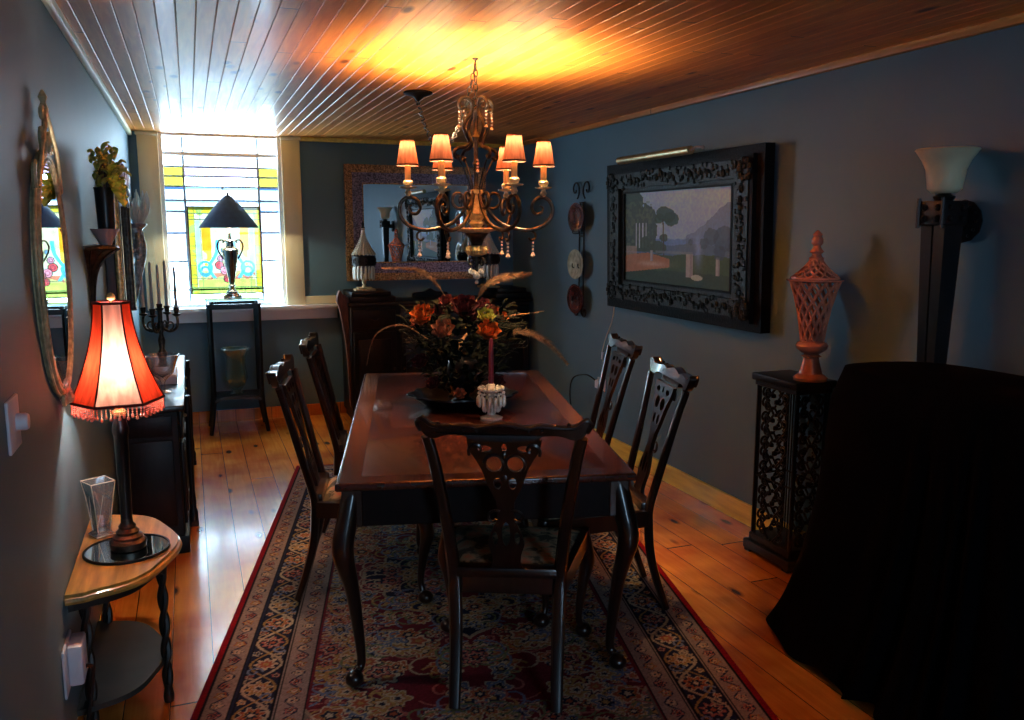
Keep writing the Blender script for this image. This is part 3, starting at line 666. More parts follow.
    b.tube([(.018 * math.cos(a_), 0, 2.155 - O + .018 * math.sin(a_)) for a_ in [2 * PI * k / 14 for k in range(15)]], .004, 6, cap=False)
    b.lathe([(.014, -.001), (.012, -.006), (.004, -.012), (.004, -.03)][::-1], 10)
    L = 1.01; n_ = 44
    for i in range(n_):
        s_ = i / (n_ - 1); p = Vector((-.005, s_ * L, -.05 + .01 * s_ - 4 * .30 * s_ * (1 - s_))); s2 = min(1, s_ + .01); q = Vector((-.005, s2 * L, -.05 - 4 * .30 * s2 * (1 - s2)))
        link(p, (q - p) if (q - p).length > 1e-5 else (0, 0, 1), .016, i * PI / 2)
    b.build('chain', 'iron', t)
    b = MB(); b.lathe([(.078, -.001), (.080, -.010), (.060, -.018), (.034, -.024), (.020, -.038), (.008, -.05)][::-1], 28, (0, L, 0)); b.build('ceiling_rose', 'iron', t)
    for x, y in tip:
        d = bpy.data.lights.new('candle_bulb_light', 'POINT'); d.energy = CH_W; d.color = (1, .62, .32); d.shadow_soft_size = .016
        o = bpy.data.objects.new('candle_bulb_light', d); col.objects.link(o); o.location = (x, y, 1.962); o['kind'] = 'light'
CH_W = 15
make_chandelier()

# ------------------------------------------------------------------ painting, picture light, cord, socket
def gridcol(nx, ny):
    a = np.linspace(0, 1, nx)[:, None] * np.ones((1, ny)); c = np.ones((nx, 1)) * np.linspace(0, 1, ny)[None, :]; return a, c
M['canvas'] = attrmat('varnished oil paint', .5, coat=0, spec=.15)
def make_painting():
    y0, y1, z0, z1 = 3.60, 5.32, 1.065, 2.02
    t = thing('framed_painting', 'large landscape oil painting in a wide black carved frame on the right wall', 'painting', (XR, (y0 + y1) / 2, (z0 + z1) / 2))
    hy, hz = (y1 - y0) / 2, (z1 - z0) / 2
    def ring(b, a0, a1, x0, x1):   # picture moulding: mitred ring between insets a0 and a1, from x0 (wall) to x1 (room)
        o_, i_ = (hy - a0 * 1.25, hz - a0 * .93), (hy - a1 * 1.25, hz - a1 * .93)
        q = [[(x0, s * o_[0], r * o_[1]), (x1, s * o_[0], r * o_[1])] for s, r in ((-1, -1), (1, -1), (1, 1), (-1, 1))]
        p = [[(x0, s * i_[0], r * i_[1]), (x1, s * i_[0], r * i_[1])] for s, r in ((-1, -1), (1, -1), (1, 1), (-1, 1))]
        Q = [[b.v(v) for v in e] for e in q]; P_ = [[b.v(v) for v in e] for e in p]
        for k in range(4):
            j = (k + 1) % 4
            b.f([Q[k][1], Q[j][1], P_[j][1], P_[k][1]]); b.f([Q[k][0], Q[j][0], Q[j][1], Q[k][1]]); b.f([P_[k][0], P_[k][1], P_[j][1], P_[j][0]]); b.f([Q[k][0], P_[k][0], P_[j][0], Q[j][0]])
    b = MB(); ring(b, 0, .05, -.002, -.06); ring(b, .05, .075, -.002, -.085); b.build('outer_moulding', 'frame', t)
    b = MB(); ring(b, .075, .175, -.002, -.09); ring(b, .175, .20, -.002, -.065)
    R = random.Random(4)
    for s in (0, 1):
        for sg in (-1, 1):
            L_ = (hy if s == 0 else hz) - .10; n_ = int(L_ * 2 / .045)
            for k in range(n_):
                a_ = -L_ + 2 * L_ * (k + .5) / n_; off = (hz - .116) if s == 0 else (hy - .156)
                p = (a_, sg * off) if s == 0 else (sg * off, a_)
                b.ball((-.092, p[0] + R.uniform(-.01, .01), p[1] + R.uniform(-.02, .02)), R.uniform(.014, .024), 6, (.7, 1, 1))
                for q_ in range(3):
                    oy, oz = (R.uniform(-.03, .03), R.uniform(-.045, .045)) if s == 0 else (R.uniform(-.05, .05), R.uniform(-.03, .03))
                    b.ball((-.088, p[0] + oy, p[1] + oz), R.uniform(.010, .019), 5, (.9, 1, 1))
    for sy_ in (-1, 1):
        for sz_ in (-1, 1):
            for k in range(9): a_ = k * .7; b.ball((-.095, sy_ * (hy - .12) + .045 * math.cos(a_), sz_ * (hz - .12) + .045 * math.sin(a_)), .02, 6, (.7, 1, 1))
    b.build('carved_moulding', 'framegreen', t)
    b = MB(); ring(b, .20, .212, -.002, -.072); b.build('slip', 'frame', t)
    iy, iz = hy - .212 * 1.25, hz - .212 * .93; nx, ny = 260, 150; A, Z_ = gridcol(nx, ny)   # A: 0 = far end (left in view)
    R = np.random.RandomState(5)
    def noise(s1, s2):
        g = R.rand(s1 + 2, s2 + 2); u, v = A * s1, Z_ * s2; i, j = u.astype(int), v.astype(int); fu, fv = u - i, v - j; fu = fu * fu * (3 - 2 * fu); fv = fv * fv * (3 - 2 * fv)
        return g[i, j] * (1 - fu) * (1 - fv) + g[i + 1, j] * fu * (1 - fv) + g[i, j + 1] * (1 - fu) * fv + g[i + 1, j + 1] * fu * fv
    n = noise(8, 6) * .5 + noise(20, 14) * .3 + noise(60, 40) * .2
    Cc = np.zeros((nx, ny, 3))
    def mix(mask, c): m_ = np.clip(mask, 0, 1)[..., None]; Cc[:] = Cc * (1 - m_) + np.array(c) * m_
    sky = np.clip((Z_ - .45) / .5, 0, 1); Cc[:] = (1 - sky)[..., None] * np.array((.24, .30, .40)) + sky[..., None] * np.array((.33, .36, .38)); Cc *= (.85 + .3 * n)[..., None]
    mix((Z_ < .46 + .05 * n) * 1., (.14, .20, .30)); mix(((A > .62) & (Z_ < .46 + .9 * (A - .62) + .1 * n)) * .75, (.10, .14, .22))
    mix(((Z_ < .40 + .06 * n)) * .8, (.08, .11, .14)); mix((Z_ < .30 + .05 * n) * 1., (.05, .075, .035)); mix((Z_ < .12 + .05 * n) * .7, (.03, .045, .03))
    mix(((A < .28 + .1 * n) & (Z_ > .34) & (Z_ < .95 - .8 * A + .3 * n)) * .93, (.045, .065, .04))
    mix((noise(50, 36) > .62) * ((A < .3) & (Z_ > .4) & (Z_ < .9)) * .5, (.12, .14, .08))
    for ax, w_ in ((.16, .006), (.195, .006), (.23, .005), (.125, .006)): mix((np.abs(A - ax) < w_) * ((Z_ > .38) & (Z_ < .66)) * .8, (.42, .40, .36))
    mix(((A > .01) & (A < .13) & (Z_ > .22) & (Z_ < .40)) * .75, (.30, .20, .13))
    mix(((Z_ < .27 + .04 * np.sin(A * 7) + .03 * n) & (Z_ > .09 + .20 * A) & (A < .47)) * .9, (.36, .14, .065))
    mix(np.exp(-(((A - .30) / .13) ** 2 + ((Z_ - .21) / .03) ** 2)) * .6, (.5, .33, .2))
    for bx, bz, rx, rz_ in ((.42, .74, .085, .085), (.37, .70, .06, .06), (.47, .70, .07, .07), (.41, .50, .045, .05), (.22, .42, .05, .09), (.36, .40, .07, .07)):
        d = ((A - bx) / rx) ** 2 + ((Z_ - bz) / rz_) ** 2 + (n - .5) * 1.6; mix((d < 1) * .93, (.045, .07, .045))
    mix((np.abs(A - .405 + .03 * (Z_ - .6)) < .006) * ((Z_ > .3) & (Z_ < .7)) * 1., (.05, .045, .04))
    for ax, w_, za, zb in ((.655, .03, .10, .34), (.29, .014, .24, .36), (.895, .016, .14, .32)): mix((np.abs(A - ax) < w_) * ((Z_ > za) & (Z_ < zb)) * .9, (.34, .27, .22)); mix((np.abs(A - ax - w_ * .5) < w_ * .4) * ((Z_ > za) & (Z_ < zb)) * .5, (.16, .12, .12))
    mix(((np.abs(Z_ - .345) < .012) & (A > .33) & (A < .68)) * .5, (.2, .2, .18))
    mix(np.exp(-(((A - .73) / .03) ** 2 + ((Z_ - .38) / .14) ** 2)) * .5, (.25, .32, .45)); mix((((A - .72) / .05) ** 2 + ((Z_ - .10) / .03) ** 2 < 1) * .8, (.40, .36, .26))
    for bx, bz, r_ in ((.66, .46, .03), (.78, .44, .04), (.84, .52, .06), (.93, .5, .08), (.9, .36, .05)): mix((((A - bx) / r_) ** 2 + ((Z_ - bz) / (r_ * 1.5)) ** 2 + (n - .5) * 2 < 1) * .7, (.05, .07, .09))
    xyz = np.stack([np.full((nx, ny), -.060), iy - 2 * iy * A, -iz + 2 * iz * Z_], -1)
    grid_object('canvas', nx, ny, xyz, np.clip(Cc ** 1.12 * np.array((1.35, 2.2, 3.0)) * (.88 + .24 * noise(90, 50))[..., None], 0, .9), 'canvas', t)
    t.rotation_euler = (0, -math.radians(1.2), 0); t.location.x -= .013
    # picture light clipped over the frame's top
    l = thing('picture_light', 'slim brass picture light mounted along the top of the black painting frame', 'picture light', (XR - .165, 4.50, 2.02))
    b = MB(); b.tube([(-.03, .43, 0), (-.03, -.40, 0)], .023, 14); b.build('light_tube', 'brass', l)
    b = MB(); b.tube(smooth([(-.03, -.40, 0), (-.02, -.43, .012), (.02, -.44, .012)], 4), .007, 8); b.ball((.02, -.44, .012), .011, 8); b.build('light_knob', 'silver', l); b = MB(); b.tube([(-.03, 0, 0), (.03, 0, -.0), (.07, 0, .03)], .008, 8); b.build('light_bracket', 'silver', l)
make_painting()
def socket_and_cord():
    s = thing('wall_socket', 'white double wall socket low on the right wall behind the chairs', 'wall socket', (XR, 5.50, .47))
    b = MB(); b.box(-.012, 0, -.06, .06, -.045, .045, .004, 2); b.build('socket_plate', 'white', s); b = MB(); b.box(-.05, -.012, -.028, .03, -.028, .032, .006, 2); b.build('plug', 'white', s)
    b = MB(); b.tube(smooth([(XR - .03, 5.46, .50), (XR - .02, 5.42, .60), (XR - .018, 5.48, .68), (XR - .016, 5.44, .80), (XR - .014, 5.34, .95), (XR - .03, 5.28, 1.06)], 8), .004, 6); c = b.build('power_cord', 'cord', None); c.parent = s; c.matrix_parent_inverse = Matrix.Translation(-s.location)
    b = MB(); b.tube([(XR - .018, 5.477, .66), (XR - .016, 5.475, .71)], [.008, .013, .008], 8); o = b.build('inline_switch', 'white', None); o.parent = c
    b = MB(); b.tube(smooth([(XR - .05, 5.52, .50), (XR - .09, 5.60, .53), (XR - .14, 5.72, .48), (XR - .12, 5.80, .3), (XR - .05, 5.82, .02)], 8), .005, 6); o = b.build('power_cord', 'iron', None); o.parent = s; o.matrix_parent_inverse = Matrix.Translation(-s.location)
socket_and_cord()
# plates on their wrought iron hanger
def plates():
    r = thing('plate_hanger', 'black wrought iron plate hanger with curled ends on the right wall', 'plate rack', (XR, 5.86, 1.43))
    b = MB()
    for s in (-1, 1):
        b.tube(smooth([(-.012, s * .045, -.42), (-.012, s * .035, -.2), (-.012, s * .04, 0), (-.012, s * .035, .2), (-.012, s * .03, .36)] , 5), .006, 6)
        b.tube([(-.02, s * p[0], p[1]) for p in scroll(.10, .455, .075, .010, PI * 1.35, -PI * .9)], .007, 6)
        b.tube([(-.02, s * p[0], p[1]) for p in scroll(.075, -.455, .055, .008, PI * .6, PI * 2.9)], .007, 6)
    for z in (.11, -.11, .36, -.37): b.tube([(-.012, -.045, z), (-.012, .045, z)], .005, 6)
    for z in (.13, -.125, -.37):
        for s in (-1, 1): b.tube(smooth([(-.012, s * .04, z), (-.06, s * .05, z), (-.065, s * .05, z + .03)], 4), .004, 6)
    b.build('hanger_frame', 'iron', r)
    for z, mat, lab in ((1.675, 'maroonplate', 'oval maroon glazed plate, topmost on the wall hanger'), (1.33, 'paleplate', 'oval cream and ochre plate in the middle of the wall hanger'), (1.07, 'maroonplate', 'oval maroon glazed plate, lowest on the wall hanger')):
        b = MB(); b.M = Matrix.Translation((XR - .045, 5.86, z)) @ Matrix.Rotation(-PI / 2, 4, 'Y') @ Matrix.Diagonal((1, 1.25, 1, 1))
        b.lathe([(0, -.004), (.055, -.004), (.07, .004), (.108, .016), (.112, .020), (.107, .021), (.07, .012), (.055, .006), (0, .006)], 36, closed=False, cap=False)
        tag(b.build('wall_plate', mat), lab, 'plate', 'oval plates on the iron wall hanger')
plates()

# ------------------------------------------------------------------ lattice pedestal, urn, torchiere, draped piece
def pedestal():
    PX, PY, H = 2.653, 3.25, .905; hx, hy = .115, .165
    t = thing('iron_pedestal', 'black openwork iron pedestal with scrolled sides beside the black drape', 'pedestal', (PX, PY, 0))
    b = MB(); b.box(-hx, hx, -hy, hy, H - .035, H, .005, 2); b.box(-hx + .012, hx - .012, -hy + .012, hy - .012, H - .06, H - .035, .004); b.build('top_plate', 'iron', t)
    b = MB(); b.box(-hx - .004, hx + .004, -hy - .01, hy + .01, .012, .06, .006, 2); b.box(-hx + .012, hx - .012, -hy + .012, hy - .012, .06, .10, .008, 2)
    for sx in (-1, 1):
        for sy in (-1, 1): b.box(sx * (hx - .02) - .02, sx * (hx - .02) + .02, sy * (hy - .02) - .02, sy * (hy - .02) + .02, 0, .014)
    b.build('base', 'iron', t)
    for sx in (-1, 1):
        for sy in (-1, 1):
            b = MB(); b.tube([(sx * (hx - .025), sy * (hy - .025), .10), (sx * (hx - .025), sy * (hy - .025), H - .06)], .007, 6); b.build('corner_rod', 'iron', t)
    # scroll panels
    def panel(f, w, nm='scroll_panel'):
        b = MB(); z0, z1 = .10, H - .06; n = 6; hh = (z1 - z0) / n
        for k in range(n):
            zc = z0 + hh * (k + .5)
            for s in (-1, 1):
                for v_ in (-1, 1):
                    b.tube([f(s * p[0], zc + v_ * p[1]) for p in scroll(w * .45, hh * .24, hh * .24, hh * .05, -PI * .55, PI * 1.35, 16)], .0062, 5)
                    b.ball(f(s * w * .45, zc + v_ * hh * .24), .010, 5)
                b.tube([f(s * w * .12, zc - hh * .5), f(s * w * .55, zc), f(s * w * .12, zc + hh * .5)], .006, 5)
            b.ball(f(0, zc), .015, 6); b.ball(f(0, zc - hh / 2), .011, 6)
        for s in (-1, 1): b.tube([f(s * w * .92, z0), f(s * w * .92, z1)], .004, 5)
        b.tube([f(-w, z0 + 2.4 * hh), f(w, z0 + 2.4 * hh)], .005, 5)
        b.build(nm, 'iron', t)
    panel(lambda a, z: (-hx + .025, a, z), hy - .035); panel(lambda a, z: (hx - .025, a, z), hy - .035); panel(lambda a, z: (a, -hy + .025, z), hx - .03); panel(lambda a, z: (a, hy - .025, z), hx - .03)
    # lattice urn
    u = thing('lattice_urn', 'tall pink orange latticework ceramic urn with lid on the black iron pedestal', 'urn', (2.657, 3.14, H + .0005)); u.scale = (1.02, 1.02, 1.04)
    b = MB(); b.lathe([(.074, 0), (.076, .012), (.066, .022), (.052, .030), (.045, .055), (.036, .085), (.033, .10), (.046, .108), (.030, .116), (.048, .125), (.066, .140), (.071, .155), (.064, .168), (.05, .176)], 32); b.build('foot', 'terracotta', u)
    b = MB()
    def prof(z):  # flaring basket from waist to rim
        s_ = (z - .17) / .27; return .046 + .028 * s_ + .032 * s_ ** 2.2
    n = 12
    for k in range(n):
        for d in (-1, 1):
            pts = []
            for j in range(19):
                z = .17 + .27 * j / 18; a_ = 2 * PI * k / n + d * 2 * PI * .30 * j / 18; r_ = prof(z); pts.append((r_ * math.cos(a_), r_ * math.sin(a_), z))
            b.tube(pts, .0068, 5)
    b.lathe([(.100, .434), (.122, .440), (.126, .447), (.112, .450), (.096, .444)], 32, closed=True); b.lathe([(.044, .165), (.051, .168), (.051, .178), (.044, .18)], 24, closed=True)
    b.build('lattice_bowl', 'terracotta', u)
    b = MB()
    for k in range(12):
        for d in (-1, 1):
            pts = []
            for j in range(13):
                s_ = j / 12; z = .452 + .085 * s_; r_ = .078 * (1 - s_) ** 1.5 + .024 ; a_ = 2 * PI * k / 12 + d * 1.3 * s_; pts.append((r_ * math.cos(a_), r_ * math.sin(a_), z))
            b.tube(pts, .0055, 5)
    b.lathe([(.088, .447), (.108, .449), (.106, .457), (.088, .457)], 32, closed=True)
    b.lathe([(.026, .530), (.032, .538), (.022, .546), (.018, .556), (.030, .566), (.020, .578), (.014, .59), (.024, .602), (.024, .62), (.016, .632), (.020, .64), (.010, .652), (0, .66)], 20, flute=.08, fn=8); b.build('lid', 'terracotta', u)
pedestal()
def wall_torch():
    X_, Y_ = XR - .125, 2.46
    t = thing('wall_torch', 'tall black torch sconce with cream cup shade on the right wall above the drape', 'wall lamp', (X_, Y_, 0))
    b = MB()
    for s, y_ in ((-1, 0), (1, 0)):
        lo = [(s * .022 - .018, -.03), (s * .022 + .018, -.03), (s * .022 + .018, .03), (s * .022 - .018, .03)]; hi = [(s * .030 - .026, -.045), (s * .030 + .026, -.045), (s * .030 + .026, .045), (s * .030 - .026, .045)]
        A_ = [b.v((p[1], p[0], 1.03)) for p in lo]; B_ = [b.v((p[1], p[0], 1.63)) for p in hi]; b.f(A_[::-1]); b.f(B_)
        for k in range(4): b.f([A_[k], A_[(k + 1) % 4], B_[(k + 1) % 4], B_[k]])
    b.build('post', 'ebony', t)
    b = MB(); b.box(-.058, .058, -.062, .062, 1.61, 1.70, .006, 2)
    for sx in (-1, 1):
        for sz in (1.635, 1.675): b.ball((-.058, sx * .03, sz), .013, 8); b.ball((sx * .03, -.062, sz), .013, 8)
        b.tube([(-.062, sx * .055, 1.60), (-.062, sx * .055, 1.71)], .007, 6)
    b.lathe([(.03, 1.70), (.04, 1.715), (.022, 1.725), (.03, 1.735)], 16); b.build('collar', 'iron', t)
    b = MB(); b.M = Matrix.Translation((.122, 0, 1.625)) @ Matrix.Rotation(-PI / 2, 4, 'Y'); b.lathe([(0, 0), (.068, 0), (.078, .006), (.082, .016), (.066, .024), (.05, .03), (.03, .036), (.024, .07), (0, .07)], 12, cap=False); b.M = Matrix.Identity(4)
    for k in range(12): b.ball((.10, .062 * math.cos(k * PI / 6), 1.625 + .062 * math.sin(k * PI / 6)), .008, 6)
    b.build('wall_plate', 'iron', t)
    b = MB(); b.lathe([(.0, 1.725), (.045, 1.730), (.060, 1.745), (.064, 1.775), (.070, 1.815), (.086, 1.85), (.108, 1.883), (.112, 1.886), (.108, 1.890), (.082, 1.857), (.064, 1.815), (.057, 1.78), (.052, 1.75), (0, 1.74)], 40, cap=False); b.build('cup_shade', 'alabaster', t)
wall_torch()
def drape():
    b = MB(); cx, cy = 2.38, 1.85; NU, NV = 220, 46; R = random.Random(9)
    fo = [(R.uniform(.5, 1), R.randint(9, 30), R.uniform(0, 6)) for _ in range(6)]
    def fn(u, v):
        a = 2 * PI * u; ca, sa = math.cos(a), math.sin(a)
        e = lambda hx_, hy_, p: 1 / ((abs(ca / hx_) ** p + abs(sa / hy_) ** p) ** (1 / p))
        if v < .3:
            k = v / .3; r_ = e(.205, .66, 3.6) * k; z = 1.125 - .035 * k ** 5 + .012 * (1 - k)
        else:
            k = (v - .3) / .7; r0 = e(.205, .66, 3.6); r1 = e(.365, .93, 3.6); r_ = r0 + (r1 - r0) * (.18 * min(1, k * 8) + (.22 * k + .60 * k ** 3))
            f_ = sum(w * math.sin(n_ * a + p) for w, n_, p in fo) / 4; r_ += .045 * k ** .8 * f_; z = 1.09 * (1 - k) ** 1.0 + .012 + .03 * max(0, k - .8) * 5 * (.5 + .5 * math.sin(17 * a))
        return (cx + r_ * ca, cy + r_ * sa, z)
    b.sheet(fn, NU, NV)
    o = tag(b.build('draped_black_cloth', 'blackcloth', ang=70), 'floor-length black velvet cloth draped over a tall piece beside the right wall', 'cloth')
drape()

# ------------------------------------------------------------------ back cabinet, back mirror, obelisk lamps
def back_cabinet():
    t = thing('black_cabinet', 'black carved sideboard cabinet with stepped ends under the back mirror', 'cabinet', (1.95, YB - .03, 0)); x0, x1, y0, y1 = -.76, .80, -.46, -.01
    b = MB(); b.box(x0, x1, y0, y1, .06, .97, .006); b.box(x0 + .02, x1 - .02, y0 + .02, y1, 0, .06, .004); b.build('cabinet_body', 'darkwood', t)
    b = MB(); b.box(x0 - .02, x1 + .02, y0 - .02, y1 + .005, .97, 1.0, .008, 2); b.build('cabinet_top', 'darkwood', t)
    for a0, a1 in ((x0 - .0, x0 + .38), (x1 - .30, x1 + .02)):
        b = MB(); b.box(a0, a1, y0 + .02, y1, 1.0, 1.045, .006, 2); b.box(a0 + .02, a1 - .03, y0 + .05, y1, 1.045, 1.085, .01, 2); b.build('plinth', 'darkwood', t)
    w = (x1 - x0) / 4
    for k in range(4):
        b = MB(); a0 = x0 + k * w; b.box(a0 + .02, a0 + w - .02, y0 - .012, y0, .10, .76, .004); b.box(a0 + .06, a0 + w - .06, y0 - .02, y0 - .012, .15, .70, .006, 2); d = b.build('door', 'darkwood', t)
        b = MB(); b.ball((a0 + (w - .04 if k % 2 == 0 else .04), y0 - .024, .45), .012, 8); b.build('door_knob', 'bronze', d)
        b = MB(); b.box(a0 + .02, a0 + w - .02, y0 - .012, y0, .79, .94, .006, 2); d = b.build('drawer', 'darkwood', t)
        b = MB(); b.tube(smooth([(a0 + w / 2 - .04, y0 - .012, .87), (a0 + w / 2, y0 - .03, .855), (a0 + w / 2 + .04, y0 - .012, .87)], 4), .005, 6); b.build('drawer_pull', 'bronze', d)
    b = MB(); b.plate([tuple(p)[:2] for p in smooth([(-.16, 1.0, 0), (-.15, 1.04, 0), (-.05, 1.05, 0), (0, 1.075, 0), (.05, 1.05, 0), (.15, 1.04, 0), (.16, 1.0, 0)], 3)], t=.03, frame=lambda a, z, d: (a + .02, y1 - .03 + d, z)); b.build('back_crest', 'darkwood', t)
    b = MB(); q = [(-.775, .2), (-.79, .6), (-.835, .94), (-.86, 1.02), (-.835, 1.10), (-.815, 1.075), (-.79, 1.06), (-.765, 1.03), (-.77, .9), (-.765, .2)]
    b.plate([tuple(p)[:2] for p in smooth([(a, z, 0) for a, z in q], 3, True)], t=.07, frame=lambda a, z, d: (a, y0 + .06 + d, z)); b.build('scrolled_end', 'redwood', t)
back_cabinet()
def back_mirror():
    x0, x1, z0, z1 = 1.25, 2.50, 1.15, 2.13; cx, cz = (x0 + x1) / 2, (z0 + z1) / 2; hx, hz = (x1 - x0) / 2, (z1 - z0) / 2
    t = thing('wall_mirror', 'large rectangular mirror in a wide bronze mosaic frame on the back wall', 'mirror', (cx, YB, cz), math.radians(.0))
    def ring(b, a0, a1, d0, d1, d2):
        V = []
        for a, ys in ((a0, (-.002, -d1)), (a1, (-d2, -.002))):
            for y in ys: V.append([b.v((s * (hx - a), y, r * (hz - a))) for s, r in ((-1, -1), (1, -1), (1, 1), (-1, 1))])
        for i in range(4):
            A_, B_ = V[i], V[(i + 1) % 4]
            for k in range(4): b.f([A_[k], A_[(k + 1) % 4], B_[(k + 1) % 4], B_[k]])
    b = MB(); ring(b, 0, .065, 0, .05, .035); b.build('outer_frame', 'mosaic', t)
    b = MB(); ring(b, .065, .15, 0, .034, .02); b.build('inner_frame', 'mosaic2', t)
    b = MB(); ring(b, .15, .16, 0, .026, .024)
    for s, r in ((-1, 0), (1, 0)): pass
    n = 34
    for k in range(n):
        a_ = -1 + 2 * (k + .5) / n
        for s in (-1, 1): b.ball((a_ * (hx - .03), -.046, s * (hz - .02)), .011, 6); 
    for k in range(26):
        a_ = -1 + 2 * (k + .5) / 26
        for s in (-1, 1): b.ball((s * (hx - .02), -.046, a_ * (hz - .03)), .011, 6)
    b.build('bead_edging', 'mosaic', t)
    b = MB(); b.box(-hx + .158, hx - .158, -.012, -.004, -hz + .158, hz - .158); b.build('mirror_glass', 'mirror', t)
back_mirror()
def obelisk(x, y, z, lab):
    t = thing('crystal_obelisk', lab, 'crystal lamp', (x, y, z), 0, 'pair of beaded crystal obelisk lamps')
    b = MB(); b.box(-.085, .085, -.06, .06, 0, .016, .004, 2); b.box(-.06, .06, -.045, .045, .016, .03, .004, 2); b.lathe([(.022, .03), (.012, .05), (.02, .07), (.012, .10), (.012, .14)], 14); b.build('base', 'palegold', t)
    b = MB()
    for k in range(16):
        a_ = 2 * PI * k / 16; b.lathe([(0, 0), (.011, .02), (.011, .10), (.004, .115)], 6, (.082 * math.cos(a_), .082 * math.sin(a_), .085), cap=False)
    b.build('prism_skirt', 'crystalbead', t)
    b = MB(); b.lathe([(.078, .205), (.098, .21), (.098, .285), (.09, .29), (.078, .288)], 32, closed=True)
    for k in range(12): a_ = 2 * PI * k / 12; b.tube([(.1 * math.cos(a_ + .1 * math.cos(q)), .1 * math.sin(a_ + .1 * math.cos(q)), .247 + .02 * math.sin(q)) for q in np.linspace(0, 5.5, 10)], .004, 5)
    b.build('dark_band', 'iron', t)
    b = MB()
    for j in range(16):
        s_ = j / 15; z_ = .30 + .21 * s_; r_ = .012 + .082 * (1 - s_) ** 1.7; n = 18
        for k in range(n): a_ = 2 * PI * k / n; b.ball((r_ * math.cos(a_), r_ * math.sin(a_), z_), max(.0045, .0105 * (r_ / .094) ** .5), 5)
    b.lathe([(.088, .30), (.045, .36), (.022, .42), (.010, .50)], 18); b.build('beaded_cone', 'crystalbead', t)
    b = MB(); b.lathe([(.012, .508), (.02, .515), (.008, .525), (.008, .535), (.014, .545), (.006, .56), (0, .58)], 10); b.build('finial', 'iron', t)
obelisk(1.345, 7.05, 1.0855, 'beaded crystal obelisk lamp at the window end of the black cabinet')
obelisk(2.435, 7.05, 1.0855, 'beaded crystal obelisk lamp behind the chandelier, at the far end of the black cabinet')

# ------------------------------------------------------------------ lamp stand by the window
def window_stand():
    cx, cy = .30, 7.04
    t = thing('plant_stand', 'tall narrow black stand with glass top in front of the window', 'stand', (cx, cy, 0))
    for sx in (-1, 1):
        for sy in (-1, 1):
            b = MB(); b.tube(smooth([(sx * .18, sy * .15, 1.02), (sx * .18, sy * .15, .6), (sx * .182, sy * .152, .25), (sx * .215, sy * .168, .0)], 5), [.019, .018, .017, .015], 4); b.build('leg', 'ebony', t)
    b = MB()
    for z0, z1 in ((.98, 1.02), ):
        for s in (-1, 1): b.box(-.18, .18, s * .15 - .012, s * .15 + .012, z0, z1, .003); b.box(s * .18 - .012, s * .18 + .012, -.15, .15, z0, z1, .003)
    b.build('top_rail', 'ebony', t)
    b = MB(); b.plate([(-.19, .235), (-.12, .27), (0, .285), (.12, .27), (.19, .235), (.19, .262), (.12, .295), (0, .30), (-.12, .295), (-.19, .262)], t=.02, frame=lambda a, z, d: (a, -.15 + d, z)); b.box(-.19, .19, -.15, .15, .27, .288, .003); b.build('lower_shelf', 'ebony', t)
    for sx in (-1, 1):
        for sy in (-1, 1): b = MB(); b.lathe([(.018, 1.02), (.018, 1.042)], 12, (sx * .165, sy * .13, 0)); b.build('glass_stud', 'chrome', t)
    b = MB(); b.box(-.215, .215, -.18, .18, 1.042, 1.056, .003, 2); M['aqua'] = plain('thick aqua glass', (.55, .85, .88), .1, var=.05, trans=.5, coat=.5); b.build('glass_top', 'aqua', t)
    v = thing('glass_vase', 'flared pale green glass vase on the low shelf of the black stand', 'vase', (cx, cy, .2885))
    b = MB(); b.lathe([(.04, 0), (.055, .006), (.030, .03), (.06, .07), (.085, .13), (.078, .18), (.07, .24), (.072, .29), (.088, .335), (.108, .365), (.104, .366), (.084, .335), (.068, .29), (.066, .24), (.073, .18), (.08, .13), (.055, .07), (0, .04)], 36, flute=.04, fn=14, cap=False); b.build('vase_body', 'smokeglass', v)
    b = MB(); b.lathe([(.106, .360), (.112, .366), (.106, .371), (.10, .366)], 36, closed=True); b.build('vase_rim', 'glasscy', v)
    l = thing('urn_lamp', 'nickel urn table lamp with wide navy cone shade in front of the window', 'lamp', (cx, cy, 1.0565))
    b = MB(); b.box(-.07, .07, -.07, .07, 0, .022, .004, 2); b.box(-.05, .05, -.05, .05, .022, .036, .004, 2); b.lathe([(.045, .036), (.045, .05), (.028, .062), (.018, .085), (.03, .095), (.022, .105)], 24); b.build('lamp_foot', 'chrome', l)
    b = MB(); b.lathe([(.016, .10), (.024, .13), (.036, .20), (.050, .28), (.060, .35), (.062, .375), (.050, .388), (.030, .40), (.028, .43), (.045, .445), (.04, .452), (.012, .46), (.008, .50)], 28); b.build('urn_body', 'chrome', l)
    for s in (-1, 1): b = MB(); b.tube(smooth([(s * .052, 0, .30), (s * .085, 0, .36), (s * .095, 0, .41), (s * .075, 0, .45), (s * .045, 0, .445), (s * .055, 0, .43)], 5), .006, 8); b.build('handle', 'iron', l)
    b = MB(); b.lathe([(.225, .545), (.155, .64), (.09, .725), (.028, .785)], 40, cap=False); b.build('lamp_shade', 'blueshade', l)
    b = MB(); b.lathe([(.2225, .5455), (.1525, .639), (.0875, .723), (.028, .779)], 40, cap=False); b.build('shade_lining', 'shadewhite', l)
    b = MB(); b.lathe([(.008, .50), (.014, .51), (.014, .53), (.022, .55), (.026, .575), (.015, .60), (0, .605)], 14); b.build('bulb', 'shadewhite', l)
    b = MB(); b.tube([(0, 0, .60), (0, 0, .79)], .003, 6); b.lathe([(.028, .779), (.02, .79), (.006, .795), (.008, .81), (0, .815)], 12); b.build('finial', 'iron', l)
window_stand()
_d = bpy.data.lights.new('urn_lamp_light', 'POINT'); _d.energy = 5; _d.color = (1, .85, .6); _d.shadow_soft_size = .03
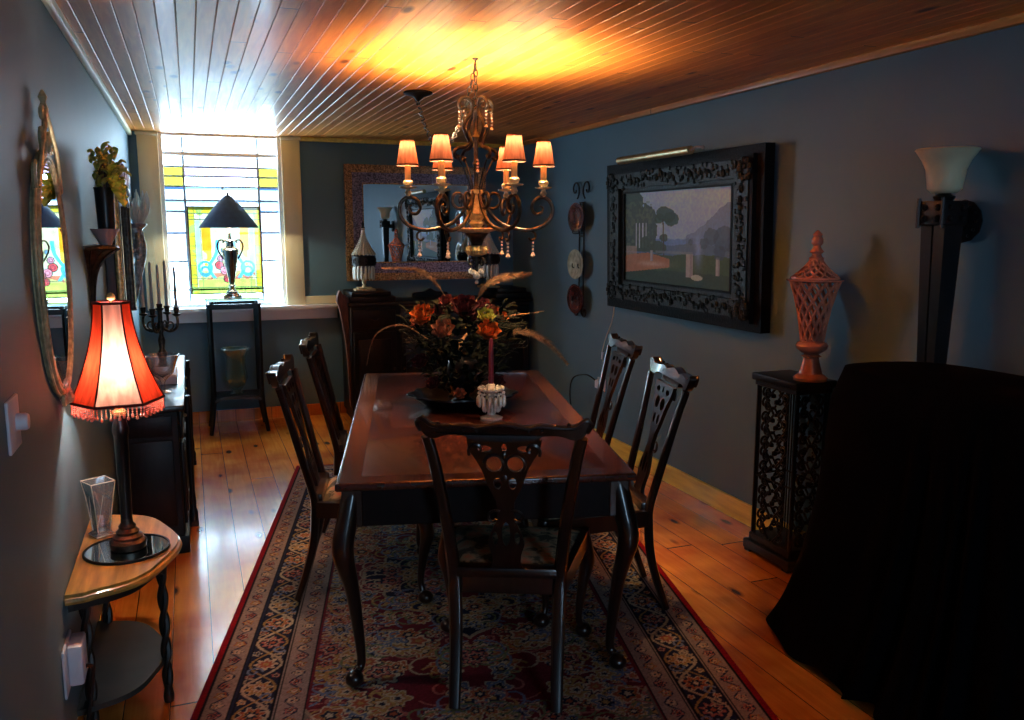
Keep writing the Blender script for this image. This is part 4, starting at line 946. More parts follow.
_o = bpy.data.objects.new('urn_lamp_light', _d); col.objects.link(_o); _o.location = (.30, 6.985, 1.0565 + .60)
M['panelglass'] = seethrough('painted lead-light glass', (1, 1, 1), .05, attr='pattern')
def stained_panel():
    x0, x1, z0, z1 = .005, .55, 1.075, 1.765; nx, ny = 150, 190; A, Z_ = gridcol(nx, ny); R = np.random.RandomState(8)
    def noise(s1, s2):
        g = R.rand(s1 + 2, s2 + 2); u, v = A * s1, Z_ * s2; i, j = u.astype(int), v.astype(int); fu, fv = u - i, v - j
        return g[i, j] * (1 - fu) * (1 - fv) + g[i + 1, j] * fu * (1 - fv) + g[i, j + 1] * (1 - fu) * fv + g[i + 1, j + 1] * fu * fv
    n = noise(14, 18); Cc = np.zeros((nx, ny, 3)); S = np.abs(A - .5)
    def mix(m_, c): m_ = np.clip(m_ * 1., 0, 1)[..., None]; Cc[:] = Cc * (1 - m_) + np.array(c) * m_
    Cc[:] = (.155, .15, .085); mix(n > .5, (.15, .165, .12)); mix((S > .42) | (Z_ > .93) | (Z_ < .07), (.15, .135, .012)); mix(((S > .42) | (Z_ > .9)) & (n > .68), (.09, .13, .03))
    mix((S > .20) & (S < .33) & (Z_ > .5) & (Z_ < .80), (.19, .085, .006)); mix((S > .20) & (S < .31) & (Z_ > .32) & (Z_ < .5) & (n > .4), (.17, .12, .02)); mix((S > .35) & (S < .41) & (Z_ > .2) & (Z_ < .85), (.10, .16, .11))
    mix((Z_ < .24) & (S < .4) & (n > .35), (.13, .05, .03)); mix((Z_ < .16) & (S < .4), (.12, .15, .03)); mix((Z_ > .16) & (Z_ < .26) & (S < .36) & (n < .45), (.14, .13, .05))
    vase = np.abs(S - (.115 + .13 * np.exp(-((Z_ - .30) / .13) ** 2))) < .026
    mix(vase & (Z_ > .18) & (Z_ < .62), (.03, .115, .15))
    for r0, zc in ((.09, .30), (.065, .26)): mix(np.abs(np.hypot(S - .30, (Z_ - zc) * 1.25) - r0) < .016, (.025, .09, .14))
    for a_, z_, r_, c in ((.40, .33, .06, (.16, .03, .03)), (.47, .27, .06, (.17, .07, .08)), (.42, .41, .045, (.15, .08, .09)), (.55, .24, .05, (.16, .05, .05)), (.50, .17, .05, (.14, .02, .02)), (.57, .38, .05, (.17, .10, .09)), (.46, .50, .03, (.03, .09, .13))):
        d = np.hypot(A - a_, (Z_ - z_) * 1.25); mix(d < r_, c); mix(np.abs(d - r_) < .006, (.01, .01, .01)); mix(np.abs(d - r_ * .5) < .004, (.05, .01, .02))
    Cc *= (.8 + .4 * n)[..., None]
    lead = (np.abs(S - .42) < .006) | (np.abs(S - .34) < .005) | (np.abs(Z_ - .93) < .005) | (np.abs(Z_ - .86) < .004) | (np.abs(Z_ - .07) < .005) | (np.abs(Z_ - .18) < .005)
    lead |= (np.abs((Z_ * 9) % 1) < .03) & (S > .42); lead |= (np.abs((A * 8) % 1) < .03) & ((Z_ > .93) | (Z_ < .07))
    mix(lead, (.02, .025, .02))
    t = thing('stained_glass_panel', 'yellow stained glass panel with vase of roses standing behind the navy lamp', 'stained glass', ((x0 + x1) / 2, 7.29, z0))
    w, h = (x1 - x0) / 2, z1 - z0
    grid_object('painted_glass', nx, ny, np.stack([-w + 2 * w * A, np.zeros((nx, ny)), h * Z_], -1), Cc ** 1.15 * .62, 'panelglass', t)
    b = MB()
    for a in ((-w - .006, -w + .004, -.006, h + .006), (w - .004, w + .006, -.006, h + .006), (-w, w, -.006, .004), (-w, w, h - .004, h + .006)): b.box(a[0], a[1], -.005, .005, a[2], a[3])
    b.build('panel_frame', 'redwood', t)
    b = MB(); b.tube([(-w + .02, 0, h), (0, .06, h + .155), (w - .02, 0, h)], .0015, 4); b.box(-.012, .012, .065, .1, h + .14, h + .165, .003); b.build('hanging_wire', 'lead', t)
stained_panel()

# ------------------------------------------------------------------ left wall: side table, lamp, vase, switches
def side_table():
    cy, Z_ = 3.0, .55
    t = thing('side_table', 'small half-moon oak side table on dark twisted legs against the left wall', 'table', (XL + .003, cy, 0))
    pts = []
    for k in range(41):
        a = -PI / 2 + PI * k / 40; sc = 1 + .028 * math.cos(a * 6); pts.append((.295 * abs(math.cos(a)) ** .8 * sc if abs(a) < PI / 2 - 1e-6 else 0, .355 * math.sin(a)))
    pts = [(0.0, -.37), (.05, -.365)] + [p for p in pts[3:-3]] + [(.05, .365), (0, .37)]
    b = MB(); b.plate(pts, t=.022, frame=lambda a, c, d: (a, c, Z_ - .011 + d)); o = b.build('tabletop', 'oak', t)
    b = MB(); sm_ = [(p[0], p[1], Z_ - .02) for p in pts]; b.tube(sm_, .012, 8); b.build('edge_moulding', 'oak', t)
    b = MB(); ap = [(max(0, p[0] - .035), p[1] * .88) for p in pts]; b.plate(ap, t=.05, frame=lambda a, c, d: (a, c, Z_ - .047 + d)); b.build('apron', 'walnutleg', t)
    lp = [(.035, -.26), (.245, -.06), (.035, .30)]
    for x, y in lp:
        b = MB(); n = 60; prof = []
        b.lathe([(.016, 0), (.018, .02), (.013, .05), (.017, .07)], 12, (x, y, 0))
        for s in (0, PI): b.tube([(x + .0075 * math.cos(s + 34 * z), y + .0075 * math.sin(s + 34 * z), z) for z in np.linspace(.06, .47, 50)], [.0105] * 50, 7)
        b.lathe([(.018, .46), (.02, .48), (.016, .50), (.02, .53)], 12, (x, y, 0)); b.build('leg', 'walnutleg', t)
    sh = [(max(0.0, p[0] - .02) * .88, p[1] * .86) for p in pts]
    b = MB(); b.plate(sh, t=.018, frame=lambda a, c, d: (a, c, .15 + d)); b.build('lower_shelf', 'shelfgreen', t)
    tr = thing('mirror_tray', 'round mirrored tray under the red-shaded lamp on the side table', 'tray', (-.245, 2.95, Z_ + .0005))
    b = MB(); b.lathe([(.128, 0), (.128, .006)], 48); b.build('tray_glass', 'mirror', tr); b = MB(); b.lathe([(.127, 0), (.132, 0), (.132, .009), (.127, .009)], 48, closed=True); b.build('tray_rim', 'iron', tr)
    lx, ly, lz = -.24, 2.955, Z_ + .0095
    l = thing('red_shade_lamp', 'slender bronze table lamp with bell-shaped red shade and beaded fringe on the side table', 'lamp', (lx, ly, lz))
    b = MB(); b.lathe([(.055, 0), (.057, .022), (.052, .028), (.045, .032), (.047, .040), (.034, .048), (.036, .056), (.026, .066), (.027, .074), (.019, .085), (.018, .10)], 36); b.build('lamp_base', 'bronze', l)
    b = MB(); b.lathe([(.018, .10), (.018, .15), (.022, .38), (.025, .385), (.026, .402), (.021, .42), (.019, .445)], 24); b.build('lamp_pole', 'ebony', l)
    b = MB(); b.lathe([(.017, .445), (.022, .45), (.022, .458), (.013, .465), (.012, .50), (.006, .51)], 20); b.build('socket', 'palegold', l)
    b = MB(); b.lathe([(.008, .50), (.02, .53), (.024, .555), (.018, .58), (0, .59)], 16); b.build('bulb', 'bulb', l)
    b = MB()
    for s in (-1, 1): b.tube(smooth([(s * .012, 0, .505), (s * .045, 0, .56), (s * .05, 0, .66), (s * .03, 0, .75), (0, 0, .80)], 5), .0022, 5)
    b.build('shade_harp', 'brass', l)
    zb, zt = .495, .808
    def sr(k): return .054 + .083 * (1 - k) ** 1.75
    n = 6
    def corner(j, k): a = 2 * PI * (j + .5) / n - math.radians(85); r_ = sr(k); return (r_ * math.cos(a), r_ * math.sin(a), zb + (zt - zb) * k)
    for j in range(n):
        b = MB(); b.sheet(lambda u, v: tuple(Vector(corner(j, v)).lerp(Vector(corner(j + 1, v)), u) * 1.0), 6, 18); b.build('shade_panel', 'redglow' if j % 2 else 'redshade', l, ang=60)
    b = MB()
    for j in range(n): b.tube([corner(j, v) for v in np.linspace(0, 1, 14)], .0028, 5)
    for k_ in (0, 1): b.tube([Vector(corner(j, k_)) for j in range(n + 1)], .0045, 6)
    b.build('shade_braid', 'redbraid', l)
    b = MB()
    for j in range(n):
        for m_ in range(11):
            p = Vector(corner(j, 0)).lerp(Vector(corner(j + 1, 0)), (m_ + .5) / 11); z = p.z - .006; nb = 4 + (m_ % 2)
            for q in range(nb): b.ball((p.x, p.y, z), .0030, 5); z -= .0066
            b.ball((p.x, p.y, z - .001), .0050, 6, (1, 1, 1.4))
    b.build('bead_fringe', 'redbead', l)
    b = MB(); b.tube([(0, 0, .80), (0, 0, .815)], .003, 6); b.ball((0, 0, .826), .013, 12); b.build('finial', 'ivory', l)
    d = bpy.data.lights.new('red_lamp_light', 'POINT'); d.energy = LAMP_W; d.color = (1, .88, .74); d.shadow_soft_size = .02
    o = bpy.data.objects.new('red_lamp_light', d); col.objects.link(o); o.location = (lx, ly, lz + .60)
    v = thing('crystal_vase', 'square flared cut crystal vase beside the red-shaded lamp', 'vase', (-.335, 3.13, Z_ + .0005))
    b = MB(); b.lathe([(.030, 0), (.033, .008), (.021, .020)], 32, sq=4); b.lathe([(.020, .018), (.024, .06), (.032, .14), (.041, .195), (.038, .196), (.028, .14), (.019, .06), (.012, .03), (0, .028)], 32, sq=4, cap=False); v.rotation_euler = (0, 0, .5); b.build('vase_body', 'realglass', v)
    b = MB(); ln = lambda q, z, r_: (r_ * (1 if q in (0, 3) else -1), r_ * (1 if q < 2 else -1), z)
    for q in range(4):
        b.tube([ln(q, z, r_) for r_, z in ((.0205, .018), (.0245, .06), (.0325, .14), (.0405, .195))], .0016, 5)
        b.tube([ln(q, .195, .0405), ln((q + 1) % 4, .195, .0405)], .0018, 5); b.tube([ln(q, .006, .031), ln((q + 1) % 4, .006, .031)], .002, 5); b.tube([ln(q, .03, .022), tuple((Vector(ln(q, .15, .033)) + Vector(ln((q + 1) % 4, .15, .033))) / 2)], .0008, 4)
    b.build('edge_highlights', 'crystalbead', v)  # pale tubes added as bright highlights along the vase rim and edges
LAMP_W = 8
side_table()
def wall_fittings():
    s = thing('light_switch', 'white dimmer switch plate with round knob on the left wall', 'light switch', (XL, 2.14, 1.165))
    b = MB(); b.box(0, .008, -.06, .06, -.06, .06, .004, 2); b.build('switch_plate', 'white', s)
    b = MB(); b.M = Matrix.Translation((.008, .02, 0)) @ Matrix.Rotation(PI / 2, 4, 'Y'); b.lathe([(.020, 0), (.020, .018), (.017, .024)], 24); b.build('dimmer_knob', 'white', s)
    s = thing('power_socket', 'white wall socket holding a boxy adapter behind the side table', 'wall socket', (XL, 2.60, .36))
    b = MB(); b.box(0, .008, -.09, .07, -.07, .07, .004, 2); b.build('socket_plate', 'white', s); b = MB(); b.box(.008, .048, -.05, .055, -.055, .065, .008, 2); b.build('adapter', 'white', s)
    b = MB(); b.tube(smooth([(.048, .0, -.02), (.062, .01, -.03), (.06, .02, -.08), (.04, .02, -.2), (.02, .02, -.34)], 5), .006, 6); b.build('adapter_cord', 'iron', s)
wall_fittings()
def oval_mirror():
    yc, zc, a, h = 2.86, 1.46, .275, .35
    t = thing('oval_mirror', 'tall oval mirror in an ornate gilt frame with pierced crest on the left wall', 'mirror', (XL, yc, zc))
    b = MB(); b.plate(circ(0, 0, a - .012, h - .012, 48), t=.006, frame=lambda y, z, d: (.016 + d, y, z)); b.build('mirror_glass', 'mirror', t, sm=False)
    b = MB()
    for dr, r_, x_ in ((0, .009, .018), (-.016, .005, .020), (.012, .006, .012)): b.tube([(x_, (a + dr) * math.cos(q), (h + dr) * math.sin(q)) for q in np.linspace(0, 2 * PI, 61)], r_, 8, cap=False)
    b.plate(circ(0, 0, a + .005, h + .005, 40), [circ(0, 0, a - .018, h - .018, 40)], .018, frame=lambda y, z, d: (.009 + d, y, z))
    for s in (-1, 1):
        b.tube([(.022, s * p[0], p[1]) for p in scroll(.08, h + .03, .055, .008, PI * 1.2, -PI * .9)], .006, 6)
        b.tube([(.018, s * p[0], p[1]) for p in scroll(.19, h - .07, .055, .008, -PI * .2, PI * 1.7)], .008, 6)
        b.tube(smooth([(.024, s * .22, h - .10), (.03, s * .15, h + .0), (.03, s * .07, h + .07), (.024, s * .0, h + .14)], 5), .006, 6)
        b.tube([(.022, s * p[0], p[1]) for p in scroll(.035, h + .11, .035, .006, PI * 1.3, -PI * .6)], .007, 6)
        b.tube([(.022, s * p[0], p[1]) for p in scroll(.06, -h - .012, .035, .006, PI * .5, PI * 2.3)], .007, 6)
    b.lathe([(.006, h + .10), (.014, h + .13), (.007, h + .15), (.013, h + .165), (.003, h + .185)], 14, (.022, 0, 0)); b.ball((.022, 0, -h - .02), .022, 8); b.ball((.022, 0, h + .03), .02, 8, (.8, 1, 1.5))
    b.build('gilt_frame', 'palegold', t)
oval_mirror()
def wall_bracket():
    yc = 3.93; ztop = 1.53
    t = thing('wall_bracket_shelf', 'small carved bronze wall bracket shelf on the left wall beyond the oval mirror', 'shelf', (XL, yc, ztop))
    pts = [(0, -.15)] + [(.115 * math.cos(q), .15 * math.sin(q)) for q in np.linspace(-PI / 2 + .05, PI / 2 - .05, 22)] + [(0, .15)]
    b = MB(); b.plate(pts, t=.014, frame=lambda a, c, d: (a, c, -.007 + d)); b.tube([(p[0], p[1], -.012) for p in pts[1:-1]], .008, 6); b.build('shelf_top', 'bronze', t)
    b = MB(); b.sheet(lambda u, v: ((.090 * (1 - v) ** 5 + .022 * (1 - v) + .012) * math.cos((u - .5) * PI) * 1.0 + .0, (.105 * (1 - v) ** 4 + .030) * math.sin((u - .5) * PI), -.014 - .25 * v), 24, 20)
    for k in range(7): u = (k + .5) / 7; b.tube([((.090 * (1 - v) ** 5 + .022 * (1 - v) + .012) * math.cos((u - .5) * PI), (.105 * (1 - v) ** 4 + .030) * math.sin((u - .5) * PI), -.014 - .25 * v) for v in np.linspace(0, 1, 14)], .005, 5)
    b.ball((.016, 0, -.275), .02, 8, (.8, 1, 1.3)); b.build('bracket', 'bronze', t)
    v = thing('ceramic_bowl', 'small grey flared ceramic bowl on the wall bracket shelf', 'bowl', (XL + .075, yc - .035, ztop + .0005))
    b = MB(); b.lathe([(.022, 0), (.024, .006), (.040, .035), (.056, .066), (.053, .066), (.036, .036), (.018, .012), (0, .01)], 32, cap=False); b.build('bowl_body', 'bowl', v)
    p = thing('flower_vase', 'tall black vase of yellow green orchids behind the grey bowl', 'vase', (XL + .075, yc + .06, ztop + .0005))
    b = MB(); b.lathe([(.026, 0), (.028, .01), (.030, .10), (.033, .20), (.036, .215), (.032, .215), (.028, .2), (.02, .02), (0, .02)], 24, cap=False); b.build('vase_body', 'pewter', p)
    R = random.Random(11)
    b = MB()
    for k in range(9):
        a = R.uniform(0, 6.28); L_ = R.uniform(.06, .13); e = (abs(.05 * math.cos(a)) * .8 - .02, L_ * math.sin(a) * .9 - .02, .215 + R.uniform(.04, .11)); b.tube(smooth([(0, 0, .19), (e[0] * .4, e[1] * .4, .25), e], 4), .0025, 5)
    b.tube(smooth([(0, 0, .2), (.0, -.1, .28), (.02, -.18, .285), (.03, -.27, .27)], 5), .003, 5); b.build('stems', 'twig', p)
    def petal(b, c, d, L_, w):
        d = Vector(d).normalized(); s_ = d.cross(Vector((0, 0, 1))); s_ = s_.normalized() if s_.length > .01 else Vector((1, 0, 0)); nn = s_.cross(d); b.sheet(lambda u, v: tuple(Vector(c) + d * L_ * v + s_ * w * math.sin(PI * min(1, v * .92 + .06)) * (2 * u - 1) + nn * (.25 * L_ * math.sin(v * PI) - .15 * L_ * (2 * u - 1) ** 2)), 4, 6)
    b = MB()
    p.scale = (1.15, 1.25, 1.1)
    for c in ((.05, -.19, .20), (.06, -.15, .175), (.03, -.10, .235), (.045, -.055, .205), (.05, -.01, .215), (.04, -.16, .225), (.045, -.09, .20), (.03, -.07, .27), (.03, .05, .25), (.04, -.13, .21)):
        for k in range(6): a = k * PI / 3; petal(b, c, (.5, math.cos(a), math.sin(a)), .042, .019)
        b.ball((c[0] + .01, c[1], c[2]), .007, 6)
    b.build('blossoms', 'limeflower', p)
    b = MB()
    for k in range(70): petal(b, (R.uniform(-.03, .06), R.uniform(-.20, .08), .215 + R.uniform(0, .13)), (R.uniform(-.2, .7), R.uniform(-1, 1), R.uniform(-.2, 1)), R.uniform(.03, .06), .010)
    b.build('leaves', 'leaf', p)
wall_bracket()
def gilt_mirror():
    y0, y1, z0, z1 = 4.70, 5.70, 1.08, 1.92
    t = thing('pilaster_mirror', 'tall gilt framed mirror with columns and a silvered carved crest on the left wall', 'mirror', (XL, (y0 + y1) / 2, z0)); h = z1 - z0; w = (y1 - y0) / 2
    b = MB(); b.box(0, .045, -w, w, 0, h, .004); b.build('frame_board', 'ebony', t)
    for y in (-w + .035, w - .035, -w + .12, w - .12):
        b = MB(); b.lathe([(.024, .03), (.018, .05), (.018, h - .06), (.024, h - .04)], 16, (.058, y, 0)); b.build('frame_column', 'gold' if abs(y) > w - .05 else 'bronze', t)
    b = MB(); b.box(.045, .052, -w + .16, w - .16, .06, h - .2); b.build('mirror_glass', 'mirror', t)
    b = MB()
    R = random.Random(2)
    for k in range(60): b.ball((.07 + R.uniform(-.015, .02), R.uniform(-w + .06, w - .06), h - .10 + R.uniform(-.09, .10)), R.uniform(.012, .026), 6, (.6, 1, 1.2))
    b.box(.05, .072, -w + .05, w - .05, h - .16, h - .02, .01)
    for s in (-1, 1): b.tube([(.085, s * p[0], p[1]) for p in scroll(.16, h - .05, .08, .01, PI * 1.2, -PI * .9)], .012, 6)
    b.build('carved_crest', 'silver', t)
    s = thing('wall_corbel', 'dark carved corbel with white frosted glass fronds near the window', 'wall sconce', (XL + .055, 6.35, 1.45))
    b = MB()
    for k in range(26): b.ball((R.uniform(-.02, .03), R.uniform(-.06, .06), .14 - k * .014), R.uniform(.016, .034) * (1 - k / 40), 6)
    for sg in (-1, 1): b.tube([(.02 , sg * p[0], p[1]) for p in scroll(.06, .06, .07, .01, PI * 1.2, -PI * .9)], .013, 6)
    b.tube(smooth([(.0, 0, .15), (.03, 0, .0), (.01, 0, -.15), (-.02, 0, -.30), (-.035, 0, -.40)], 5), [.05, .04, .028, .018, .008], 10); b.lathe([(.03, .14), (.06, .165), (.065, .18), (.03, .18)], 20, (.02, 0, 0)); b.build('corbel_body', 'silver', s)
    b = MB()
    for k in range(17):
        a = 2 * PI * k / 17; r1 = R.uniform(.03, .07); hgt = R.uniform(.12, .24); q = (.035 + .03 * math.cos(a), .04 * math.sin(a))
        b.tube(smooth([(q[0] * .6 + .01, q[1] * .5, .17), (q[0] + r1 * math.cos(a) * .5, q[1] + r1 * math.sin(a) * .9, .17 + hgt * .5), (q[0] + r1 * .5 * math.cos(a + .5), q[1] + r1 * math.sin(a + .5), .17 + hgt)], 4), [.006, .014, .003], 6)
    b.build('glass_fronds', 'coral', s)
gilt_mirror()

# ------------------------------------------------------------------ left sideboard and what stands on it
def left_sideboard():
    y0, y1, H = 4.36, 6.1, .75; x1 = -.075 - XL
    t = thing('sideboard', 'low black wooden sideboard along the left wall behind the side table', 'sideboard', (XL + .02, 0, 0)); x1 -= .02
    b = MB(); b.box(0, x1 - .02, y0, y1, .09, H - .03, .005); b.box(-.0, x1, y0 - .012, y1 + .01, 0, .09, .006, 2); b.build('cabinet_body', 'darkwood', t)
    b = MB(); b.box(-.002, x1 + .012, y0 - .02, y1 + .02, H - .03, H, .008, 3); b.build('worktop', 'ebony', t)
    b = MB(); b.box(.03, x1 - .05, y0 - .009, y0, .14, H - .17, .005, 2); b.box(.03, x1 - .05, y0 - .009, y0, H - .15, H - .05, .004, 2); b.build('end_panel', 'darkwood', t)
    n = 4; w = (y1 - y0 - .16) / n
    for k in range(n):
        a = y0 + .08 + k * w
        b = MB(); b.box(x1 - .02, x1 - .004, a + .012, a + w - .012, .12, .54, .004, 2); b.box(x1 - .004, x1 + .002, a + .05, a + w - .05, .17, .49, .004, 2); d = b.build('door', 'darkwood', t); b = MB(); b.ball((x1 + .012, a + w - .04, .34), .010, 8); b.build('door_knob', 'brass', d)
        b = MB(); b.box(x1 - .02, x1 - .004, a + .012, a + w - .012, .56, H - .05, .004, 2); d = b.build('drawer', 'darkwood', t); b = MB(); b.ball((x1 + .008, a + w / 2, .64), .010, 8); b.build('drawer_knob', 'brass', d)
    for y in (y0 + .40, y1 - .05):
        b = MB(); b.lathe([(.022, .02), (.024, .08), (.016, .10), (.018, .14), (.013, .2), (.017, .4), (.013, .6), (.020, .66), (.014, .68), (.018, .72)], 16, (x1 + .02, y, 0)); b.box(x1 - .0, x1 + .044, y - .024, y + .024, 0, .03, .003); b.build('turned_column', 'darkwood', t)
    g = thing('glass_compote', 'clear flared glass compote bowl near the front end of the sideboard', 'bowl', (-.165, 4.72, H + .0005))
    b = MB(); b.lathe([(.04, 0), (.042, .005), (.012, .014), (.010, .05), (.02, .07), (.055, .105), (.072, .16), (.088, .20), (.085, .201), (.068, .16), (.050, .108), (0, .078)], 36, cap=False); b.build('bowl_body', 'realglass', g)
    b = MB(); b.box(-.13, .11, -.16, .16, 0, .045, .006, 2); b.box(-.125, .105, -.155, .155, .045, .052, .004, 2); o = tag(b.build('keepsake_box', 'whitebox'), 'flat pale lidded box lying on the sideboard behind the glass bowl', 'box'); o.location = (-.21, 5.12, H + .0005)
    c = thing('candelabrum', 'ornate bronze branched candelabrum with pale tapers on the sideboard near the window', 'candelabra', (-.185, 5.50, H + .0005), .4)
    b = MB(); b.lathe([(.06, 0), (.062, .012), (.03, .03), (.018, .06), (.028, .10), (.014, .13), (.02, .18), (.010, .22), (.022, .26), (.012, .30), (.012, .37)], 20, flute=.1, fn=8); b.build('stem', 'bronze', c)
    tips = [(0, 0, .39)]
    for k in range(4):
        a = PI / 4 + k * PI / 2; f = lambda r_, z: (r_ * math.cos(a), r_ * math.sin(a), z); b = MB()
        b.tube(smooth([f(.01, .26), f(.05, .235), (f(.09, .25)), f(.105, .29), f(.10, .33)], 5), .008, 7); b.tube([f(.055 + p[0], p[1]) for p in scroll(0, .275, .03, .006, -PI / 2, PI * 1.4)], .005, 6); b.lathe([(.008, .325), (.022, .335), (.026, .342), (.012, .345), (.016, .37), (.018, .38), (.010, .381)], 14, f(.10, 0)); b.build('arm', 'bronze', c); tips.append(f(.10, .381))
    b = MB(); b.lathe([(.012, .36), (.03, .372), (.014, .378), (.018, .40), (.012, .402)], 14); b.build('centre_cup', 'bronze', c)
    for i, p in enumerate(tips): b = MB(); b.lathe([(.0105, 0), (.0075, .23 + .03 * (i % 2)), (.002, .245 + .03 * (i % 2))], 12, p); b.build('candle', 'candle', c)
left_sideboard()

# ------------------------------------------------------------------ centrepiece on the dining table
def centrepiece():
    base = at(-.005, .13, TZ + .0007)
    t = thing('platter', 'wide black ruffled-edge platter under the flower arrangement on the dining table', 'platter', base, -TA)
    b = MB(); n = 72
    def rim(a, r_, z): k = 1 + .05 * math.cos(10 * a) * (r_ > .2); return (1.0 * r_ * k * math.cos(a), .82 * r_ * k * math.sin(a), z)
    prof = [(.0, .0), (.15, .0), (.19, .012), (.235, .045), (.255, .055), (.253, .062), (.232, .054), (.185, .022), (.145, .012), (.0, .012)]
    rings = [[b.v(rim(2 * PI * k / n, r_ + 1e-4, z)) for k in range(n)] for r_, z in prof]
    for i in range(len(prof) - 1):
        for k in range(n): b.f([rings[i][k], rings[i][(k + 1) % n], rings[i + 1][(k + 1) % n], rings[i + 1][k]])
    b.build('platter_body', 'ebony', t)
    f = thing('flower_arrangement', 'orange and burgundy rose arrangement with long tan feathers on the dining table', 'flowers', base + Vector((0, 0, .013)), -YAW)
    # local axes: x to the viewer's right, y away, z up
    b = MB(); b.lathe([(.05, 0), (.055, .012), (.03, .03), (.05, .08), (.075, .15), (.07, .20), (.06, .21), (.065, .15), (.04, .08), (0, .05)], 28, cap=False); b.build('vase', 'pewter', f)
    R = random.Random(21)
    def petal(b, c, d, L_, w, cup=.3):
        d = Vector(d).normalized(); s_ = d.cross(Vector((0, 0, 1))); s_ = s_.normalized() if s_.length > .01 else Vector((1, 0, 0)); nn = s_.cross(d)
        b.sheet(lambda u, v: tuple(Vector(c) + d * L_ * v + s_ * w * math.sin(PI * min(1, v * .85 + .08)) * (2 * u - 1) + nn * (cup * L_ * math.sin(v * 2.4) - .3 * w * (2 * u - 1) ** 2)), 4, 5)
    def rose(c, r_, mat, face):
        b = MB(); fz = Vector(face).normalized(); u_ = fz.orthogonal().normalized(); w_ = fz.cross(u_)
        for ring_, (n_, tilt, L_) in enumerate(((4, .25, .6), (5, .55, .8), (6, .95, 1.0), (7, 1.3, 1.05))):
            for k in range(n_):
                a = 2 * PI * k / n_ + ring_ * .6; out = u_ * math.cos(a) + w_ * math.sin(a); d = fz * math.cos(tilt) + out * math.sin(tilt); side_ = fz.cross(out)
                cc = Vector(c) + out * r_ * .08 * ring_
                b.sheet(lambda u, v: tuple(cc + d * r_ * L_ * v + side_ * r_ * .52 * math.sin(PI * min(1, v * .62 + .22)) * (2 * u - 1) + (fz - out * .4) * r_ * .35 * v * v + (-out) * r_ * .25 * (2 * u - 1) ** 2), 4, 5)
        b.ball(c, r_ * .3, 8); b.build('rose', mat, f)
    S = [(-.165, -.16, .42, .056, 'roseorange'), (-.07, -.22, .365, .052, 'rosepeach'), (.125, -.20, .355, .054, 'roseorange'), (.02, -.14, .455, .062, 'rosered'), (.115, -.15, .42, .042, 'rosegreen'), (.10, -.02, .46, .036, 'rosepink'), (.15, -.05, .43, .034, 'rosepeach'), (-.10, -.09, .44, .036, 'rosered'), (-.18, -.15, .21, .040, 'rosered'), (.0, -.24, .08, .030, 'rosepeach'), (-.07, -.03, .48, .036, 'rosepink'), (.16, -.12, .11, .040, 'rosered'), (-.12, -.20, .12, .034, 'rosered'), (.05, -.16, .42, .034, 'rosered'), (-.20, -.02, .38, .036, 'rosepink'), (.18, .02, .40, .034, 'roseorange'), (-.02, .10, .45, .040, 'roseorange')]
    for x, y, z, r_, m_ in S: rose((x, y, z), r_, m_, (x * 1.2, -.55, .55))
    b = MB()
    for k in range(560):
        a = R.uniform(0, 2 * PI); z = .03 + .43 * R.random() ** .8; rr = (.09 + .17 * math.sin(min(1, (z - .03) / .30) * PI / 2)) * math.sqrt(R.random() * .9 + .1); c = (rr * math.cos(a), rr * math.sin(a) * .9, z)
        petal(b, c, (math.cos(a) + R.uniform(-.6, .6), math.sin(a) + R.uniform(-.6, .6), R.uniform(-.5, .9)), R.uniform(.035, .07), R.uniform(.010, .018))
    b.build('dark_foliage', 'darkleaf', f)
    b = MB()
    for k in range(26):
        s_ = 1 if k % 3 else -1; a = R.uniform(-.5, .5); L_ = R.uniform(.10, .20); st = (s_ * .12, R.uniform(-.12, .05), .33 + R.uniform(-.08, .08)); e = (st[0] + s_ * L_ * math.cos(a), st[1] + R.uniform(-.05, .05), st[2] + L_ * math.sin(a) * .7)
        b.tube([st, e], .0012, 4)
        for q in range(7): p = Vector(st).lerp(Vector(e), .35 + .65 * q / 6); petal(b, p, (s_ * 1, R.uniform(-.4, .4), R.choice((-.7, .7))), .017, .005)
    for k in range(16): a = R.uniform(0, 6.28); z = R.uniform(.12, .48); rr = R.uniform(.12, .2); petal(b, (rr * math.cos(a), -abs(rr * math.sin(a)), z), (R.uniform(-1, 1), -.6, R.uniform(-1, 1)), .032, .008)
    b.build('pale_leaf_sprays', 'paleleaf', f)
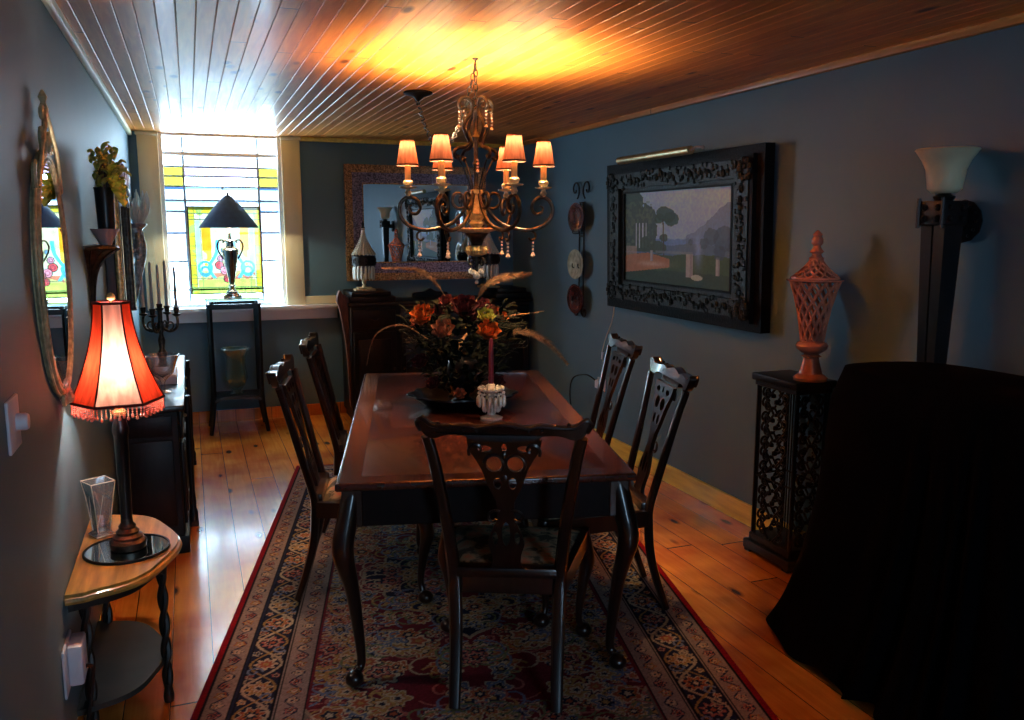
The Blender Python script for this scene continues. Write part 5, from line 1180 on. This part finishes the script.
    def feather(pts, w, tip=.2):
        P = smooth(pts, 8); m_ = len(P); b = MB(); b.tube(P, [.0028, .001], 5)
        for sgn in (-1, 1):
            for i in range(3, m_ - 1):
                for sub in (0, .33, .66):
                    p = P[i].lerp(P[min(i + 1, m_ - 1)], sub); tng = (P[min(i + 1, m_ - 1)] - P[i - 1]).normalized(); n_ = tng.cross(Vector((0, -1, 0))).normalized() * sgn; s_ = (i + sub) / m_; ww = w * math.sin(PI * min(1, s_ * .9 + .08)) ** .7 * R.uniform(.8, 1.1)
                    q = p + n_ * ww + tng * ww * 1.5 + Vector((0, R.uniform(-.01, .01), -.15 * ww)); side_ = tng * .0035
                    b.f([b.v(p - side_), b.v(p + side_), b.v(q)])
        b.build('feather', 'feather', f, sm=False)
    k_ = .76 + .013
    def pz(y_): return 1.6 + (228 - y_) / 227 - k_ - .0
    def pxl(x_): return (x_ - 463) / 227
    for pts, w in ((((446, 299), (432, 280), (415, 271), (377, 270)), .016), (((478, 306), (490, 287), (512, 278), (537, 276)), .024), (((427, 345), (400, 329), (372, 340), (359, 375)), .005), (((500, 344), (525, 336), (552, 346), (577, 374)), .022), (((470, 380), (463, 365), (462, 350), (468, 340)), .012), (((496, 325), (515, 319), (535, 317), (551, 316)), .003)):
        yy = [-.05, -.08, -.06, 0.0]
        feather([(pxl(x_), yy[i], pz(y_)) for i, (x_, y_) in enumerate(pts)], w)
    # crystal candle holder with burgundy taper
    g = thing('crystal_candle_holder', 'crystal prism candle holder with a burgundy taper candle in front of the flowers', 'candle holder', at(.10, -.185, TZ + .0007), -TA)
    b = MB(); b.lathe([(.05, 0), (.052, .008), (.02, .02), (.012, .05), (.02, .08), (.010, .10), (.03, .118), (.05, .13), (.052, .137), (.018, .135), (.018, .155), (.012, .16)], 24); b.build('holder_body', 'crystalbead', g)
    b = MB()
    for k in range(14):
        a = 2 * PI * k / 14; x, y = .056 * math.cos(a), .056 * math.sin(a); b.ball((x * .95, y * .95, .138), .009, 6); b.ball((x, y, .118), .007, 6); b.lathe([(0, -.034), (.0085, -.022), (.0065, .012), (0, .02)], 6, (x * 1.05, y * 1.05, .088), cap=False)
        a += .2; x, y = .036 * math.cos(a), .036 * math.sin(a); b.lathe([(0, -.03), (.007, -.02), (.006, .01), (0, .015)], 6, (x, y, .06), cap=False)
    b.build('prism_drops', 'crystalbead', g)
    b = MB(); b.lathe([(.0115, .15), (.0105, .30), (.0085, .355), (.003, .362)], 16); b.build('taper_candle', 'burgundy', g)
centrepiece()
